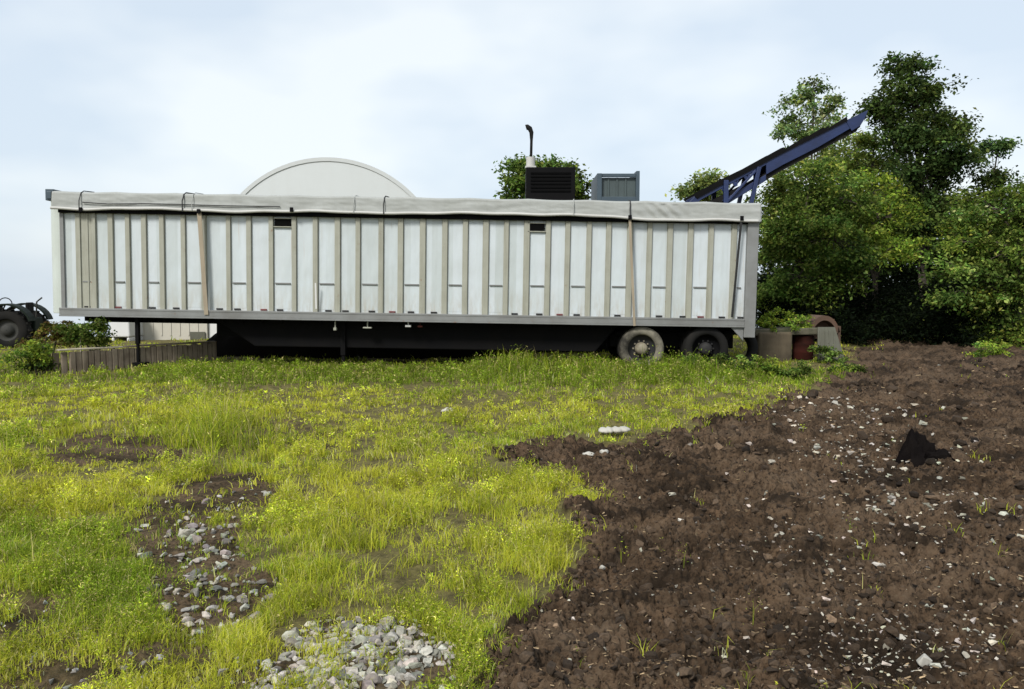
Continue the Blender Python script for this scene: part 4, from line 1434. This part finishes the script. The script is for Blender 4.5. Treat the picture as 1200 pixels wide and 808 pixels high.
V = np.stack([a1 - sv * W[:, None], a1 + sv * W[:, None], a1 + up * W[:, None] * 1.3, a2 - sv * W[:, None], a2 + sv * W[:, None], a2 + up * W[:, None] * 1.3], 1).reshape(-1, 3)
b0 = np.arange(n)[:, None] * 6
fc = np.concatenate([b0 + np.array([0, 1, 4, 3]), b0 + np.array([1, 2, 5, 4]), b0 + np.array([2, 0, 3, 5])], 1)
C = np.array([.20, .145, .085]) * np.exp(rng.normal(0, .4, (n, 1)))
me = mesh_np('wood_debris', V, fc.ravel(), np.arange(n * 3) * 4, np.repeat(C, 6, 0))
tag(link('wood_debris', me, M['clod']), 'brown splinters and straw lying on the turned soil', 'debris', kind='stuff')


# ------------------------------------------------------------------ single things lying about
def lump(name, label, cat, px, py, w, h, m, seed=1, pointy=0., sub=4, group=None, rough=.22, deep=.7):
    p = gpt(px, py)
    bm = bmesh.new(); bmesh.ops.create_icosphere(bm, subdivisions=sub, radius=1)
    me = bpy.data.meshes.new(name)
    for v in bm.verts:
        c = v.co.copy()
        nz = fbm(np.array([c.x * 1.7 + seed * 3.1]), np.array([c.y * 1.7 + c.z * 1.3 + seed]), 4)[0]
        k = 1 + rough * nz
        z = c.z
        if pointy:
            t = max(0, z)
            s = (1 - t) ** pointy if t < 1 else 0
            s = max(s, .03) / max(math.sqrt(max(1 - t * t, .0)), .05)
            c.x *= s; c.y *= s
        c.x *= k * w / 2; c.y *= k * w / 2 * deep; c.z = max(c.z * k, -.25) * h
        v.co = c
    bm.to_mesh(me); bm.free()
    for f in me.polygons: f.use_smooth = True
    o = link(name, me, m)
    o.location = (p.x, p.y, Hs(p.x, p.y) + .01)
    return tag(o, label, cat, group)


lump('soil_mound', 'black pointed clod of earth standing up from the brown soil', 'soil mound', 1076, 541, .42, .31, M['peat'], 4, .62, rough=.38)
lump('soil_mound', 'low black lump of earth at the right foot of the pointed clod', 'soil mound', 1100, 546, .22, .08, M['peat'], 9, 0, rough=.4)
# crushed white plastic container
p = gpt(720, 508)
n1, n2 = 26, 12
V = []; Fq = []
for i in range(n1):
    for j in range(n2):
        t = 2 * math.pi * j / n2; u = i / (n1 - 1) - .5
        rr = .058 * (1 - (abs(u) * 2) ** 6 * .7) * (1 + .22 * perlin(np.array([u * 9]), np.array([math.cos(t) * 1.4 + 3]))[0] - .28 * math.exp(-((u + .06) / .05) ** 2) - .15 * math.exp(-((u - .18) / .05) ** 2))
        V.append((u * .36, rr * math.cos(t) * 1.5, rr * max(math.sin(t), -.7) * (.62 + .25 * perlin(np.array([u * 14]), np.array([math.cos(t) * 3]))[0]) + .028))
for i in range(n1 - 1):
    for j in range(n2):
        Fq.append((i * n2 + j, i * n2 + (j + 1) % n2, (i + 1) * n2 + (j + 1) % n2, (i + 1) * n2 + j))
Fq += [tuple(range(n2))[::-1], tuple((n1 - 1) * n2 + q for q in range(n2))]
me = bpy.data.meshes.new('plastic_container'); me.from_pydata(V, [], Fq)
for f in me.polygons: f.use_smooth = True
o = link('plastic_container', me, M['plastic']); o.location = (p.x, p.y, Hs(p.x, p.y) + .035); o.rotation_euler = (0, R(-2), R(6))
tag(o, 'crushed white plastic container lying at the edge of the grass', 'litter')
lump('stone', 'whitish stone left of the pair in front of the crushed container', 'stone', 690, 532, .10, .030, M['plastic'], 2, rough=.3, sub=3)
lump('stone', 'whitish stone right of the pair in front of the crushed container', 'stone', 708, 533, .08, .032, M['plastic'], 5, rough=.3, sub=3)
lump('stone', 'flat white stone lying in the grass before the middle of the trailer', 'stone', 525, 482, .18, .045, M['plastic'], 6, rough=.3, sub=3)
SG = 'pale stones on the bare soil'
protos = []
for px, py, w in ((996, 491, .08), (1030, 497, .12), (1046, 492, .09), (1028, 526, .10), (963, 505, .09), (942, 512, .10), (1043, 577, .11), (1024, 596, .08),
                  (1142, 586, .08), (910, 637, .07), (972, 686, .06), (905, 668, .08), (745, 668, .07), (706, 668, .06), (840, 688, .07), (952, 716, .06), (706, 775, .07),
                  (1077, 741, .10), (1055, 752, .11), (1132, 787, .07), (1083, 790, .12), (1150, 766, .08), (1106, 717, .06), (1000, 640, .07), (855, 562, .09), (915, 630, .07), (1092, 600, .10), (1110, 601, .09), (1135, 735, .06), (1040, 770, .09)):
    if not protos:
        for q in range(5):
            v, f = P2[q]
            me = bpy.data.meshes.new('stone'); me.from_pydata([tuple(t) for t in v], [], [tuple(int(t) for t in u) for u in f]); me.polygons.foreach_set('use_smooth', np.zeros(len(f), bool)); me.materials.append(M['stone'] if q % 3 else M['plastic'])
            protos.append(me)
    p = gpt(px, py)
    o = bpy.data.objects.new('stone', random.choice(protos)); COL.objects.link(o)
    s = w * .34
    o.scale = (s, s, s); o.rotation_euler = (random.uniform(-.2, .2), random.uniform(-.2, .2), random.uniform(0, 6))
    o.location = (p.x, p.y, Hs(p.x, p.y) + s * .12)
    tag(o, 'small pale stone lying loose on the bare brown soil', 'stone', SG)

# ------------------------------------------------------------------ light
SUN = Vector((-.42, -.74, .80)).normalized()
w = bpy.data.worlds.new('World'); sc.world = w; w.use_nodes = True
nt = w.node_tree; nt.nodes.clear()
sky = N(nt, 'ShaderNodeTexSky', sky_type='NISHITA', sun_disc=False)
sky.sun_elevation = math.asin(SUN.z); sky.sun_rotation = math.atan2(SUN.x, SUN.y)
sky.air_density = 1.0; sky.dust_density = 3.0
tcn = N(nt, 'ShaderNodeTexCoord'); mp = N(nt, 'ShaderNodeMapping'); mp.inputs['Scale'].default_value = (1, 1, 2.2)
nt.links.new(tcn.outputs['Generated'], mp.inputs['Vector'])
n1_ = noise(nt, mp.outputs['Vector'], 2.1, 4, .5)
cloud = ramp(nt, n1_, [(.43, (6.9, 7.75, 8.9)), (.60, (8.6, 9.0, 9.5))])
rr_n = [n_ for n_ in nt.nodes if n_.type == 'VALTORGB'][-1]
for e_, v_ in zip(rr_n.color_ramp.elements, ((.278, .315, .352, 1), (.365, .385, .392, 1))): e_.color = v_
mul = mixc(nt, 1.0, rr_n.outputs['Color'], (10, 10, 10), 'MULTIPLY')
mx = mixc(nt, .88, sky.outputs[0], mul)
bgn = N(nt, 'ShaderNodeBackground'); bgn.inputs['Strength'].default_value = .10
nt.links.new(mx, bgn.inputs['Color'])
ow = N(nt, 'ShaderNodeOutputWorld'); nt.links.new(bgn.outputs[0], ow.inputs['Surface'])
sl = bpy.data.lights.new('sun', 'SUN'); sl.energy = 1.5; sl.angle = R(12); sl.color = (1, .975, .935)
so_l = bpy.data.objects.new('sun', sl); COL.objects.link(so_l)
so_l.rotation_euler = (-SUN).to_track_quat('-Z', 'Y').to_euler(); so_l.location = SUN * 40
vs_ = sc.view_settings
vs_.view_transform = 'Standard'; vs_.look = 'None'; vs_.exposure = 1.38; vs_.gamma = 1; vs_.use_curve_mapping = False
sc.render.engine = 'CYCLES'
